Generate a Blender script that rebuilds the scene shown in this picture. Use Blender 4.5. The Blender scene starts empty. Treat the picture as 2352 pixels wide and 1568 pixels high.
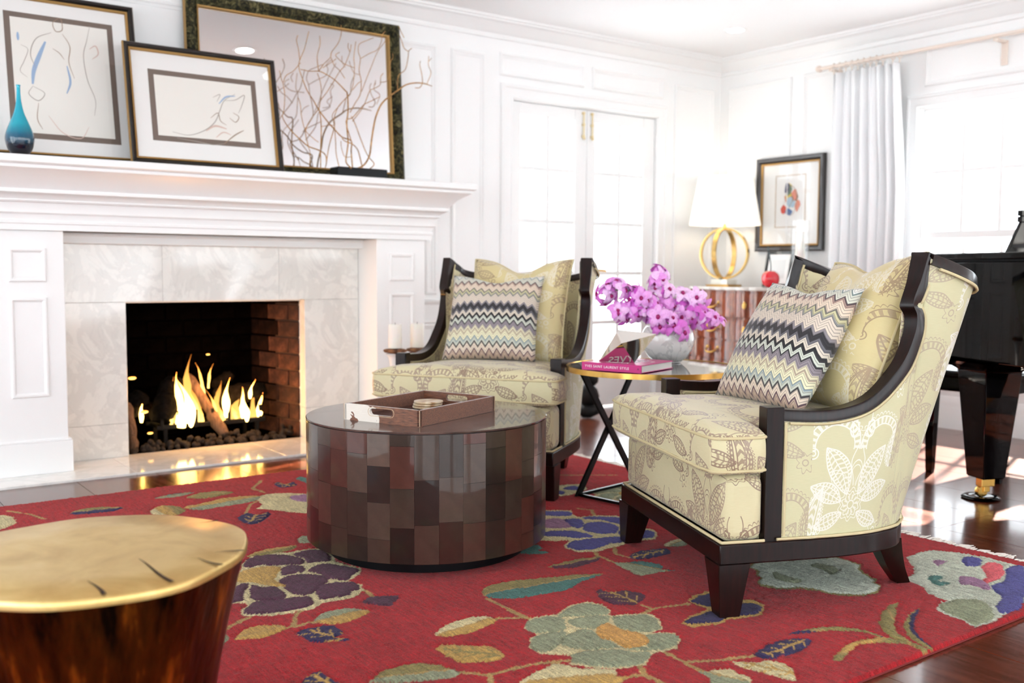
import bpy, bmesh, math, random
import numpy as np
from mathutils import Vector, Matrix
random.seed(11); np.random.seed(11)
SC = bpy.context.scene
COL = SC.collection
PI = math.pi

# ------------------------------------------------------------------ camera
cam_d = bpy.data.cameras.new('camera'); cam = bpy.data.objects.new('camera', cam_d); COL.objects.link(cam)
YAW, PITCH, ROLL = math.radians(36.36), math.radians(4.13), math.radians(0.316)
_f = Vector((math.sin(YAW)*math.cos(PITCH), math.cos(YAW)*math.cos(PITCH), -math.sin(PITCH)))
_r = Vector((math.cos(YAW), -math.sin(YAW), 0)); _u = _r.cross(_f)
_r, _u = math.cos(ROLL)*_r + math.sin(ROLL)*_u, -math.sin(ROLL)*_r + math.cos(ROLL)*_u
cam.matrix_world = Matrix(((_r.x, _u.x, -_f.x, 0), (_r.y, _u.y, -_f.y, 0), (_r.z, _u.z, -_f.z, 1.0), (0, 0, 0, 1)))
cam_d.lens = 35; cam_d.sensor_width = 36; cam_d.clip_start = 0.05; cam_d.clip_end = 200
cam_d.dof.use_dof = True; cam_d.dof.focus_distance = 3.0; cam_d.dof.aperture_fstop = 2.8
SC.camera = cam

# ------------------------------------------------------------------ world, sun, exposure
SC.view_settings.view_transform = 'Standard'; SC.view_settings.look = 'None'
SC.view_settings.gamma = 1; SC.view_settings.use_curve_mapping = False
SC.view_settings.exposure = 1.05
SC.cycles.max_bounces = 7; SC.cycles.diffuse_bounces = 4; SC.cycles.glossy_bounces = 4; SC.cycles.transparent_max_bounces = 8
SC.cycles.caustics_reflective = False; SC.cycles.caustics_refractive = False; SC.cycles.sample_clamp_indirect = 5; SC.cycles.adaptive_threshold = 0.06; SC.cycles.use_light_tree = False
wd = bpy.data.worlds.new('sky'); SC.world = wd; wd.use_nodes = True
bg = wd.node_tree.nodes['Background']; bg.inputs[0].default_value = (0.88, 0.95, 1.0, 1); bg.inputs[1].default_value = 3.4
sun_d = bpy.data.lights.new('sun', 'SUN'); sun_d.energy = 34; sun_d.angle = math.radians(1.5); sun_d.color = (1, .92, .8)
sun = bpy.data.objects.new('sun', sun_d); COL.objects.link(sun)
sun.rotation_euler = Vector((-0.80, -0.28, -0.56)).to_track_quat('-Z', 'Y').to_euler()

def portal(name, loc, direction, w, h):
    d = bpy.data.lights.new(name, 'AREA'); d.shape = 'RECTANGLE'; d.size = w; d.size_y = h
    d.cycles.is_portal = True
    o = bpy.data.objects.new(name, d); COL.objects.link(o); o.location = loc
    o.rotation_euler = Vector(direction).to_track_quat('-Z', 'Z').to_euler()
    return o

# room extents
XW, YW, XL, YB, ZC = 6.01, 5.42, -3.2, -3.6, 2.63
RIGHT_WINDOWS = [(2.66, 3.716), (1.10, 2.156), (-0.46, 0.596), (-2.6, -1.2)]
BACK_WINDOWS = [(-3.0, -1.35), (-1.1, 0.55), (0.8, 2.45), (2.7, 4.35), (4.55, 5.8)]  # unseen behind the camera, enlarged to let in more daylight
ADDED_LEFT_WINDOWS = [(-3.3, -1.5), (-1.2, 0.6), (0.9, 2.7), (3.0, 4.9)]  # unseen, added to brighten the fireplace side of the room
WZ0, WZ1 = 0.43, 2.057
VZ0, VZ1 = 0.22, 2.38
for a, b in RIGHT_WINDOWS: portal('window_daylight', (XW+.205, (a+b)/2, (WZ0+WZ1)/2), (-1, 0, 0), b-a, WZ1-WZ0)
for a, b in BACK_WINDOWS: portal('window_daylight', ((a+b)/2, YB-.205, (VZ0+VZ1)/2), (0, 1, 0), b-a, VZ1-VZ0)
for a, b in ADDED_LEFT_WINDOWS: portal('window_daylight', (XL-.205, (a+b)/2, (VZ0+VZ1)/2), (1, 0, 0), b-a, VZ1-VZ0)
portal('door_daylight', (4.655, YW+.205, 1.1), (0, -1, 0), 1.3, 2.1)

# ------------------------------------------------------------------ mesh helpers
class MB:
    def __init__(s): s.v = []; s.f = []; s.uv = None
    def add(s, vs, fs):
        n = len(s.v); s.v += [tuple(v) for v in vs]; s.f += [tuple(i+n for i in f) for f in fs]; return s
    def box(s, x0, x1, y0, y1, z0, z1, M=None):
        vs = [(x, y, z) for z in (z0, z1) for y in (y0, y1) for x in (x0, x1)]
        if M is not None: vs = [tuple(M @ Vector(v)) for v in vs]
        return s.add(vs, [(0, 2, 3, 1), (4, 5, 7, 6), (0, 1, 5, 4), (1, 3, 7, 5), (3, 2, 6, 7), (2, 0, 4, 6)])
    def grid(s, P, closeu=False, closev=False):      # P[i][j]
        n, m = len(P), len(P[0]); b = len(s.v)
        for row in P: s.v += [tuple(p) for p in row]
        for i in range(n if closeu else n-1):
            for j in range(m if closev else m-1):
                i2, j2 = (i+1) % n, (j+1) % m
                s.f.append((b+i*m+j, b+i2*m+j, b+i2*m+j2, b+i*m+j2))
        return s
    def fan(s, ring, flip=False):
        b = len(s.v); s.v += [tuple(p) for p in ring]; idx = list(range(b, b+len(ring)))
        s.f.append(tuple(idx[::-1] if flip else idx)); return s
    def prism(s, poly, z0, z1):
        n = len(poly); b = len(s.v)
        s.v += [(p[0], p[1], z0) for p in poly] + [(p[0], p[1], z1) for p in poly]
        s.f.append(tuple(range(b+n-1, b-1, -1))); s.f.append(tuple(range(b+n, b+2*n)))
        for i in range(n): j = (i+1) % n; s.f.append((b+i, b+j, b+n+j, b+n+i))
        return s
    def lathe(s, prof, n=32, c=(0, 0, 0), cap=True):   # prof (r,z)
        P = [[(c[0]+r*math.cos(2*PI*k/n), c[1]+r*math.sin(2*PI*k/n), c[2]+z) for r, z in prof] for k in range(n)]
        s.grid(P, closeu=True)
        if cap:
            if prof[0][0] > 1e-5: s.fan([P[k][0] for k in range(n)], True)
            if prof[-1][0] > 1e-5: s.fan([P[k][-1] for k in range(n)])
        return s
    def tube(s, pts, rad, n=8, closed=False, cap=True, squash=1.0, up=None):
        pts = [Vector(p) for p in pts]; m = len(pts)
        rad = [rad]*m if not isinstance(rad, (list, tuple)) else rad
        rows = []; prev = None
        for i in range(m):
            if closed: t = pts[(i+1) % m]-pts[i-1]
            else: t = pts[min(i+1, m-1)]-pts[max(i-1, 0)]
            t.normalize()
            if prev is None:
                ref = Vector(up) if up else (Vector((0, 0, 1)) if abs(t.z) < .9 else Vector((1, 0, 0)))
                a = t.cross(ref).normalized()
            else:
                a = (prev - t*prev.dot(t)).normalized()
            prev = a; b2 = t.cross(a)
            rows.append([pts[i]+rad[i]*(math.cos(2*PI*k/n)*a+squash*math.sin(2*PI*k/n)*b2) for k in range(n)])
        s.grid(rows, closeu=closed, closev=True)
        if cap and not closed: s.fan(rows[0]); s.fan(rows[-1], True)
        return s
    def sweep(s, pts, frames, sect, closed=False):     # frames: (a,b) axes per point, sect: list of (x,y)
        rows = [[Vector(p)+a*x+b*y for x, y in sect] for p, (a, b) in zip(pts, frames)]
        s.grid(rows, closeu=closed, closev=True)
        if not closed: s.fan(rows[0]); s.fan(rows[-1], True)
        return s
    def ico(s, c, r, sub=1, sc=(1, 1, 1), jit=0.0, seed=0):
        bm = bmesh.new(); bmesh.ops.create_icosphere(bm, subdivisions=sub, radius=1)
        rn = random.Random(seed)
        vs = []
        for v in bm.verts:
            k = r*(1+rn.uniform(-jit, jit)); vs.append((c[0]+v.co.x*k*sc[0], c[1]+v.co.y*k*sc[1], c[2]+v.co.z*k*sc[2]))
        fs = [tuple(v.index for v in f.verts) for f in bm.faces]; bm.free()
        return s.add(vs, fs)
    def xform(s, M):
        s.v = [tuple(M @ Vector(v)) for v in s.v]; return s
    def mesh(s, name, smooth=None, uvbox=None, fixn=True):
        me = bpy.data.meshes.new(name); me.from_pydata(s.v, [], s.f)
        if fixn:
            bm = bmesh.new(); bm.from_mesh(me); bmesh.ops.recalc_face_normals(bm, faces=bm.faces); bm.to_mesh(me); bm.free()
        if smooth is not None:
            me.polygons.foreach_set('use_smooth', [True]*len(me.polygons))
            me.set_sharp_from_angle(angle=math.radians(smooth))
        if uvbox is not None: uv_planar(me, uvbox)
        me.update(); return me
    def build(s, name, mat, parent=None, smooth=None, bevel=0, seg=2, uvbox=None, fixn=True, **tg):
        me = s.mesh(name, smooth, uvbox, fixn)
        return link(name, me, mat, parent, bevel, seg, **tg)

def uv_planar(me, off=(0, 0)):
    uv = me.uv_layers.new(name='UVMap'); me.calc_loop_triangles()
    for p in me.polygons:
        n = p.normal; ax = max(range(3), key=lambda i: abs(n[i]))
        for li in p.loop_indices:
            c = me.vertices[me.loops[li].vertex_index].co
            if ax == 0: u, v = c.y, c.z
            elif ax == 1: u, v = c.x, c.z
            else: u, v = c.y, c.x
            uv.data[li].uv = (u+off[0], v+off[1])

def link(name, me, mat, parent=None, bevel=0, seg=2, **tg):
    o = bpy.data.objects.new(name, me); COL.objects.link(o)
    if mat is not None:
        me.materials.clear(); me.materials.append(mat)
    if parent is not None: o.parent = parent
    if bevel:
        b = o.modifiers.new('bevel', 'BEVEL'); b.width = bevel; b.segments = seg; b.limit_method = 'ANGLE'; b.angle_limit = math.radians(40)
    for k, v in tg.items():
        o['category' if k == 'cat' else k] = v
    return o

def thing(name, label=None, cat=None, loc=(0, 0, 0), rz=0.0, group=None, kind=None):
    o = bpy.data.objects.new(name, None); COL.objects.link(o); o.location = loc; o.rotation_euler = (0, 0, rz)
    o.empty_display_size = .05
    if label: o['label'] = label
    if cat: o['category'] = cat
    if group: o['group'] = group
    if kind: o['kind'] = kind
    return o

def copy_tree(o, parent=None):
    c = o.copy(); COL.objects.link(c); c.parent = parent
    for ch in list(o.children): copy_tree(ch, c)
    return c

def cr(pts, n=8, closed=False):
    """Catmull-Rom resample of a list of tuples"""
    P = [np.array(p, float) for p in pts]; m = len(P); out = []
    rng = range(m) if closed else range(m-1)
    for i in rng:
        p1, p2 = P[i], P[(i+1) % m]
        p0 = P[i-1] if (closed or i > 0) else 2*p1-p2
        p3 = P[(i+2) % m] if (closed or i+2 < m) else 2*p2-p1
        for k in range(n):
            t = k/n
            out.append(.5*((2*p1)+(-p0+p2)*t+(2*p0-5*p1+4*p2-p3)*t*t+(-p0+3*p1-3*p2+p3)*t**3))
    if not closed: out.append(P[-1])
    return [tuple(float(x) for x in p) for p in out]

# ------------------------------------------------------------------ material helpers
def lin(c):
    if isinstance(c, str):
        c = tuple(int(c[i:i+2], 16) for i in (1, 3, 5))
    return tuple((x/255/12.92 if x/255 <= .04045 else ((x/255+.055)/1.055)**2.4) for x in c) + (1,)

class Ex:                                              # tiny expression -> math nodes
    def __init__(s, nt, k): s.nt = nt; s.k = k
    def _m(s, op, *a):
        n = s.nt.nodes.new('ShaderNodeMath'); n.operation = op
        for i, x in enumerate((s,)+a):
            if isinstance(x, Ex): s.nt.links.new(x.k, n.inputs[i])
            else: n.inputs[i].default_value = x
        return Ex(s.nt, n.outputs[0])
    def __add__(s, o): return s._m('ADD', o)
    __radd__ = __add__
    def __sub__(s, o): return s._m('SUBTRACT', o)
    def __rsub__(s, o): return s._m('MULTIPLY', -1.0)._m('ADD', o)
    def __mul__(s, o): return s._m('MULTIPLY', o)
    __rmul__ = __mul__
    def __truediv__(s, o): return s._m('DIVIDE', o)
    def __neg__(s): return s._m('MULTIPLY', -1.0)
    def abs(s): return s._m('ABSOLUTE')
    def sin(s): return s._m('SINE')
    def cos(s): return s._m('COSINE')
    def sqrt(s): return s._m('SQRT')
    def floor(s): return s._m('FLOOR')
    def frac(s): return s._m('FRACT')
    def atan2(s, o): return s._m('ARCTAN2', o)
    def min(s, o): return s._m('MINIMUM', o)
    def max(s, o): return s._m('MAXIMUM', o)
    def lt(s, o): return s._m('LESS_THAN', o)
    def gt(s, o): return s._m('GREATER_THAN', o)
    def line(s, w):                                    # 1 on |s|<w, soft
        n = s.nt.nodes.new('ShaderNodeMapRange'); n.interpolation_type = 'SMOOTHSTEP'
        s.nt.links.new(s.abs().k, n.inputs[0])
        n.inputs[1].default_value = w; n.inputs[2].default_value = w*.5; n.inputs[3].default_value = 0; n.inputs[4].default_value = 1
        return Ex(s.nt, n.outputs[0])

MATS = {}
class Mat:
    def __init__(s, name, color=(200, 200, 200), rough=.5, metal=0.0, coat=0.0, coat_rough=.05, spec=.5, emit=None, estr=0, sheen=0.0, trans=0.0, ior=1.45, sss=0.0):
        m = bpy.data.materials.new(name); m.use_nodes = True; s.m = m; s.nt = m.node_tree; MATS[name] = m
        p = s.p = s.nt.nodes['Principled BSDF']
        p.inputs['Base Color'].default_value = lin(color); p.inputs['Roughness'].default_value = rough
        p.inputs['Metallic'].default_value = metal; p.inputs['Coat Weight'].default_value = coat
        p.inputs['Coat Roughness'].default_value = coat_rough; p.inputs['Specular IOR Level'].default_value = spec
        p.inputs['Sheen Weight'].default_value = sheen; p.inputs['Transmission Weight'].default_value = trans; p.inputs['IOR'].default_value = ior
        p.inputs['Subsurface Weight'].default_value = sss
        if emit: p.inputs['Emission Color'].default_value = lin(emit); p.inputs['Emission Strength'].default_value = estr
    def node(s, t, **kw):
        n = s.nt.nodes.new(t)
        for k, v in kw.items(): setattr(n, k, v)
        return n
    def l(s, a, b): s.nt.links.new(a.k if isinstance(a, Ex) else a, b)
    def coord(s, which='Object', scale=(1, 1, 1), loc=(0, 0, 0), rot=(0, 0, 0)):
        t = s.node('ShaderNodeTexCoord'); mp = s.node('ShaderNodeMapping'); mp.inputs['Scale'].default_value = scale
        mp.inputs['Location'].default_value = loc; mp.inputs['Rotation'].default_value = rot
        s.l(t.outputs[which], mp.inputs[0]); return mp.outputs[0]
    def noise(s, vec, scale, detail=4, rough=.55, dist=0.0):
        n = s.node('ShaderNodeTexNoise'); n.inputs['Scale'].default_value = scale; n.inputs['Detail'].default_value = detail
        n.inputs['Roughness'].default_value = rough; n.inputs['Distortion'].default_value = dist
        if vec is not None: s.l(vec, n.inputs['Vector'])
        return n.outputs['Fac']
    def ramp(s, fac, stops, interp='LINEAR'):
        n = s.node('ShaderNodeValToRGB'); cr_ = n.color_ramp; cr_.interpolation = interp
        while len(cr_.elements) < len(stops): cr_.elements.new(.5)
        for e, (p, c) in zip(cr_.elements, stops): e.position = p; e.color = lin(c) if not (len(c) == 4) else c
        s.l(fac, n.inputs[0]); return n.outputs[0]
    def mix(s, fac, a, b, mode='MIX'):
        n = s.node('ShaderNodeMix', data_type='RGBA', blend_type=mode)
        for i, x in ((0, fac), (6, a), (7, b)):
            if isinstance(x, (float, int)): n.inputs[i].default_value = x
            elif isinstance(x, (tuple, str)): n.inputs[i].default_value = lin(x)
            else: s.l(x, n.inputs[i])
        return n.outputs[2]
    def color(s, sock): s.l(sock, s.p.inputs['Base Color']); return s
    def bump(s, h, strength=.3, dist=.01):
        n = s.node('ShaderNodeBump'); n.inputs['Strength'].default_value = strength; n.inputs['Distance'].default_value = dist
        s.l(h, n.inputs['Height']); s.l(n.outputs[0], s.p.inputs['Normal']); return s
    def rnd(s): return s.node('ShaderNodeObjectInfo').outputs['Random']
    def uv(s):
        t = s.node('ShaderNodeUVMap'); sp = s.node('ShaderNodeSeparateXYZ'); s.l(t.outputs[0], sp.inputs[0])
        return Ex(s.nt, sp.outputs[0]), Ex(s.nt, sp.outputs[1])
    def xyz(s, sock):
        sp = s.node('ShaderNodeSeparateXYZ'); s.l(sock, sp.inputs[0]); return [Ex(s.nt, o) for o in sp.outputs]

# ---- plain materials
M_white = Mat('white_paint', (245, 245, 244), .38)
M_wall = Mat('wall_paint', (246, 246, 245), .55)
M_ceil = Mat('ceiling_paint', (250, 250, 250), .7)
m = M_marble = Mat('white_marble', (236, 235, 230), .09, coat=.3)
v = m.coord('Object', (1, 1, 1))
n1 = m.noise(v, 2.2, 6, .6, 1.6); n2 = m.noise(v, 5.0, 5, .6, .8)
vein = Ex(m.nt, n1); vein = (vein-.5).line(.055)
vein2 = (Ex(m.nt, n2)-.5).line(.02)
fac = (vein*.16+vein2*.07)
m.color(m.mix(fac.k, (238, 237, 232), (170, 170, 168)))
m = M_floor = Mat('wide_plank_wood', (88, 42, 28), .2, coat=.3, coat_rough=.08, spec=.35)
v = m.coord('Object', (14, 1.2, 6)); g = m.noise(v, 3.0, 6, .6, .6)
g2 = m.noise(m.coord('Object', (60, 2, 10)), 3, 3)
base = m.ramp(g, [(.25, (60, 26, 16)), (.5, (98, 46, 28)), (.75, (130, 66, 40))])
br = Ex(m.nt, m.rnd())*.35+.75
cmb = m.node('ShaderNodeCombineXYZ'); [m.l(br, cmb.inputs[i]) for i in range(3)]
m.color(m.mix(1.0, base, cmb.outputs[0], 'MULTIPLY')); m.bump(g2, .05, .002)
m = M_darkwood = Mat('espresso_wood', (22, 9, 7), .3, coat=.12, coat_rough=.12, spec=.3)
g = m.noise(m.coord('Object', (40, 40, 4)), 2.5, 4)
m.color(m.ramp(g, [(.3, (14, 6, 5)), (.7, (32, 14, 11))]))
M_black = Mat('piano_black', (2, 2, 3), .12, coat=.5, coat_rough=.02, spec=.0)
M_blackmetal = Mat('black_metal', (16, 17, 20), .35, metal=.6)
M_iron = Mat('cast_iron', (22, 20, 20), .6, metal=.5)
M_brass = Mat('brass', (222, 178, 96), .22, metal=1.0)
M_brassold = Mat('aged_gold', (196, 152, 84), .4, metal=1.0)
M_chrome = Mat('polished_silver', (235, 232, 226), .03, metal=1.0)
M_mirror = Mat('mirror_glass', (245, 246, 247), .0, metal=1.0)
def arch_glass(name, tint=(253, 253, 253), refl=.06):
    mm = bpy.data.materials.new(name); mm.use_nodes = True; nt = mm.node_tree; nt.nodes.clear()
    o = nt.nodes.new('ShaderNodeOutputMaterial'); mx = nt.nodes.new('ShaderNodeMixShader'); t = nt.nodes.new('ShaderNodeBsdfTransparent')
    g = nt.nodes.new('ShaderNodeBsdfGlossy'); g.inputs['Roughness'].default_value = .01
    t.inputs[0].default_value = lin(tint); mx.inputs[0].default_value = refl
    nt.links.new(t.outputs[0], mx.inputs[1]); nt.links.new(g.outputs[0], mx.inputs[2]); nt.links.new(mx.outputs[0], o.inputs[0])
    return mm
M_pane = arch_glass('window_glass'); M_picglass = arch_glass('picture_glass', refl=.04)
M_paper = Mat('paper', (243, 240, 232), .8); M_mat = Mat('mat_board', (244, 243, 240), .8)
M_taupe = Mat('taupe_mat', (120, 105, 95), .8)
M_candle = Mat('candle_wax', (246, 243, 235), .5, sss=.2)
# ------------------------------------------------------------------ room shell
def wall_with_holes(mb, axis, c0, c1, a0, a1, z0, z1, holes):
    """axis 'x': wall is a slab c0..c1 in y, runs along x; 'y': slab in x, runs along y. holes: (a,b,z0,z1)"""
    cuts = sorted(set([a0, a1]+[h[0] for h in holes]+[h[1] for h in holes]))
    for a, b in zip(cuts, cuts[1:]):
        hz = sorted([(h[2], h[3]) for h in holes if h[0] <= a+1e-6 and h[1] >= b-1e-6])
        z = z0
        for q0, q1 in hz+[(z1, z1)]:
            if q0 > z+1e-6:
                if axis == 'x': mb.box(a, b, c0, c1, z, q0)
                else: mb.box(c0, c1, a, b, z, q0)
            z = max(z, q1)
    return mb
wall_back = wall_with_holes(MB(), 'x', YW, YW+.2, XL-.2, XW+.2, 0, ZC, [(1.45, 2.45, 0, .813), (3.98, 5.33, 0, 2.135)]).build('wall_back', M_wall.m, kind='structure')
wall_right = wall_with_holes(MB(), 'y', XW, XW+.2, YB, YW, 0, ZC, [(a, b, WZ0, WZ1) for a, b in RIGHT_WINDOWS]).build('wall_right', M_wall.m, kind='structure')
wall_front = wall_with_holes(MB(), 'x', YB-.2, YB, XL-.2, XW+.2, 0, ZC, [(a, b, VZ0, VZ1) for a, b in BACK_WINDOWS]).build('wall_front', M_wall.m, kind='structure')
wall_left = wall_with_holes(MB(), 'y', XL-.2, XL, YB, YW, 0, ZC, [(a, b, VZ0, VZ1) for a, b in ADDED_LEFT_WINDOWS]).build('wall_left', M_wall.m, kind='structure')
ceiling = MB().box(XL-.2, XW+.2, YB-.2, YW+.2, ZC, ZC+.12).build('ceiling', M_ceil.m, kind='structure')
# floor: sub-floor with single wide boards
M_sub = Mat('floor_gap', (22, 12, 9), .8)
floor = MB().box(XL-.2, XW+.2, YB-.2, YW+.2, -.1, -.012).build('floor', M_sub.m, kind='structure')
PW = .362; x = 1.087-PW*12
rb = random.Random(3)
while x < XW:
    y = YB
    first = True
    while y < YW:
        L = rb.uniform(2.4, 4.2) if not first else rb.uniform(1.2, 3.6)
        first = False
        y1 = min(y+L, YW)
        if YW-y1 < .5: y1 = YW
        x0b, x1b = max(x, XL), min(x+PW, XW)
        if x1b-x0b > .03:
            MB().box(-(x1b-x0b)/2+.0012, (x1b-x0b)/2-.0012, -(y1-y)/2+.0012, (y1-y)/2-.0012, -.012, 0).build('floorboard', M_floor.m, floor).location = ((x0b+x1b)/2, (y+y1)/2, 0)
        y = y1
    x += PW

def ring_frame(mb, rect, prof, to3):
    """mitred frame: rect (a0,a1,b0,b1); prof list (inset, proud); to3(a,b,proud)->xyz"""
    rows = []
    for ins, pr in prof:
        a0, a1, b0, b1 = rect[0]+ins, rect[1]-ins, rect[2]+ins, rect[3]-ins
        rows.append([to3(a0, b0, pr), to3(a1, b0, pr), to3(a1, b1, pr), to3(a0, b1, pr)])
    return mb.grid(rows, closev=True)
PANEL = [(0, 0), (0, .008), (.006, .015), (.014, .016), (.02, .009), (.03, .007), (.036, 0)]
def toback(off=0): return lambda a, b, p: (a, YW-off-p, b)
def toright(off=0): return lambda a, b, p: (XW-off-p, a, b)
def panel_b(a0, a1, b0, b1): ring_frame(MB(), (a0, a1, b0, b1), PANEL, toback()).build('panel_molding', M_white.m, wall_back, smooth=40)
def panel_r(a0, a1, b0, b1): ring_frame(MB(), (a0, a1, b0, b1), PANEL, toright()).build('panel_molding', M_white.m, wall_right, smooth=40)
# fireplace wall panels
panel_b(2.62, 3.385, 1.53, 2.40); panel_b(1.05, 2.50, 1.53, 2.40); panel_b(-.55, .93, 1.53, 2.40)
panel_b(3.495, 3.755, .84, 2.40); panel_b(3.30, 3.385, .84, 1.40)
panel_b(3.20, 3.385, .17, .655); panel_b(3.495, 3.755, .17, .655)
panel_b(3.875, 4.60, 2.275, 2.425); panel_b(4.68, 5.375, 2.275, 2.425)
panel_b(5.50, 5.93, .84, 2.40); panel_b(5.50, 5.93, .17, .655)
panel_b(-.55, .62, .84, 1.40); panel_b(-2.6, -.65, .84, 2.4)
# window wall panels
panel_r(4.735, 5.33, .84, 2.41); panel_r(3.95, 4.63, .84, 2.41); panel_r(4.735, 5.33, .17, .655); panel_r(3.95, 4.63, .17, .655)
panel_r(2.70, 3.68, 2.19, 2.45) ; panel_r(2.70, 3.68, .13, .36)
# crown moulding all round (profile: distance from wall, z)
CROWN = [(.0, 2.505), (.012, 2.508), (.016, 2.522), (.012, 2.535), (.02, 2.54), (.035, 2.556), (.062, 2.585), (.08, 2.6), (.088, 2.602), (.09, 2.612), (.1, 2.616), (.104, 2.63)]
rows = []
for d, z in CROWN: rows.append([(XL+d, YB+d, z), (XW-d, YB+d, z), (XW-d, YW-d, z), (XL+d, YW-d, z)])
MB().grid(rows, closev=True).build('trim_1', M_white.m, smooth=35, kind='structure')
CHAIR = [(0, .655), (.012, .66), (.012, .67), (.006, .675), (.006, .775), (.012, .78), (.024, .79), (.028, .80), (.02, .808), (0, .81)]
def run_profile(name, prof, p0, p1, nrm, mat=M_white):
    rows = [[(p0[0]+nrm[0]*d, p0[1]+nrm[1]*d, z), (p1[0]+nrm[0]*d, p1[1]+nrm[1]*d, z)] for d, z in prof]
    return MB().grid(rows).build(name, mat.m, smooth=35, kind='structure')
run_profile('trim_2', CHAIR, (3.13, YW), (3.87, YW), (0, -1)); run_profile('trim_3', CHAIR, (5.44, YW), (XW, YW), (0, -1))
run_profile('trim_4', CHAIR, (XW, YW), (XW, 3.83), (-1, 0)); run_profile('trim_5', CHAIR, (XL, YW), (.78, YW), (0, -1))
BASE = [(0.018, 0), (.018, .14), (.014, .15), (.016, .165), (.01, .18), (.006, .2), (0, .21)]
run_profile('baseboard_back', BASE, (3.13, YW), (3.87, YW), (0, -1)); run_profile('baseboard_corner', BASE, (5.44, YW), (XW, YW), (0, -1))
run_profile('baseboard_right', BASE, (XW, YW), (XW, YB), (-1, 0)); run_profile('baseboard_left', BASE, (XL, YB), (XL, YW), (1, 0))
run_profile('baseboard_front', BASE, (XW, YB), (XL, YB), (0, 1)); run_profile('baseboard_hearth', BASE, (XL, YW), (.78, YW), (0, -1))

# ---- windows
CASING = [(0, 0), (0, .012), (.01, .02), (.02, .02), (.026, .014), (.06, .014), (.066, .018), (.078, .018), (.085, 0)]
def sash(parent, a0, a1, z0, z1, cols, rowsn, to3, d0, d1, fw=.05, bw=.024, bot=.05):
    """wood sash with muntins, single panes; to3(a,z,d) d = depth into wall (negative proud)"""
    def bar(mb, A0, A1, Z0, Z1, e0=d0, e1=d1):
        c = [to3(a, z, d) for d in (e0, e1) for z in (Z0, Z1) for a in (A0, A1)]
        mb.add(c, [(0, 1, 3, 2), (4, 6, 7, 5), (0, 4, 5, 1), (1, 5, 7, 3), (3, 7, 6, 2), (2, 6, 4, 0)])
    fr = MB(); bar(fr, a0, a0+fw, z0, z1); bar(fr, a1-fw, a1, z0, z1); bar(fr, a0+fw, a1-fw, z1-fw, z1); bar(fr, a0+fw, a1-fw, z0, z0+bot)
    so = fr.build('sash', M_white.m, parent)
    A = np.linspace(a0+fw, a1-fw, cols+1); Z = np.linspace(z0+bot, z1-fw, rowsn+1)
    for a in A[1:-1]:
        b = MB(); bar(b, a-bw/2, a+bw/2, Z[0], Z[-1], d0+.004, d1-.004); b.build('muntin', M_white.m, so)
    for z in Z[1:-1]:
        b = MB(); bar(b, A[0], A[-1], z-bw/2, z+bw/2, d0+.005, d1-.005); b.build('muntin', M_white.m, so)
    dm = (d0+d1)/2
    for i in range(cols):
        for j in range(rowsn):
            MB().add([to3(A[i], Z[j], dm), to3(A[i+1], Z[j], dm), to3(A[i+1], Z[j+1], dm), to3(A[i], Z[j+1], dm)], [(0, 1, 2, 3)]).build('pane', M_pane, so, fixn=False)
    return so
def window(n, a0, a1, side):
    to3 = {'R': lambda a, z, d: (XW+d, a, z), 'F': lambda a, z, d: (a, YB-d, z), 'L': lambda a, z, d: (XL-d, a, z)}[side]
    Z0, Z1 = (WZ0, WZ1) if side == 'R' else (VZ0, VZ1)
    root = thing('window_%d' % n, kind='structure')
    rows = [[to3(a, z, -p) for a, z in ((a0-.085+i, Z0-.085+i), (a1+.085-i, Z0-.085+i), (a1+.085-i, Z1+.085-i), (a0-.085+i, Z1+.085-i))] for i, p in CASING]
    MB().grid(rows, closev=True).build('casing', M_white.m, root, smooth=35)
    ja = MB()
    e = .004
    ja.grid([[to3(a, z, d) for a, z in ((a0+e, Z0+e), (a1-e, Z0+e), (a1-e, Z1-e), (a0+e, Z1-e))] for d in (0, .19)], closev=True)
    ja.build('jamb', M_white.m, root)
    zm = 1.237 if side == 'R' else 1.3
    sash(root, a0+.006, a1-.006, zm-.02, Z1-.006, 4, 2, to3, .05, .085, fw=.028, bot=.045)
    sash(root, a0+.006, a1-.006, Z0+.006, zm+.02, 4, 2, to3, .09, .125, fw=.028, bot=.06)
    s = MB(); c = [to3(a, z, d) for d in (-.05, .06) for z in (Z0-.03, Z0) for a in (a0-.1, a1+.1)]
    s.add(c, [(0, 1, 3, 2), (4, 6, 7, 5), (0, 4, 5, 1), (1, 5, 7, 3), (3, 7, 6, 2), (2, 6, 4, 0)]).build('sill', M_white.m, root, bevel=.006)
nw = 1
for a, b in RIGHT_WINDOWS: window(nw, a, b, 'R'); nw += 1
for a, b in BACK_WINDOWS: window(nw, a, b, 'F'); nw += 1
for a, b in ADDED_LEFT_WINDOWS: window(nw, a, b, 'L'); nw += 1

M_bolt = Mat('pale_brass', (226, 208, 160), .35, metal=.5)
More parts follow.
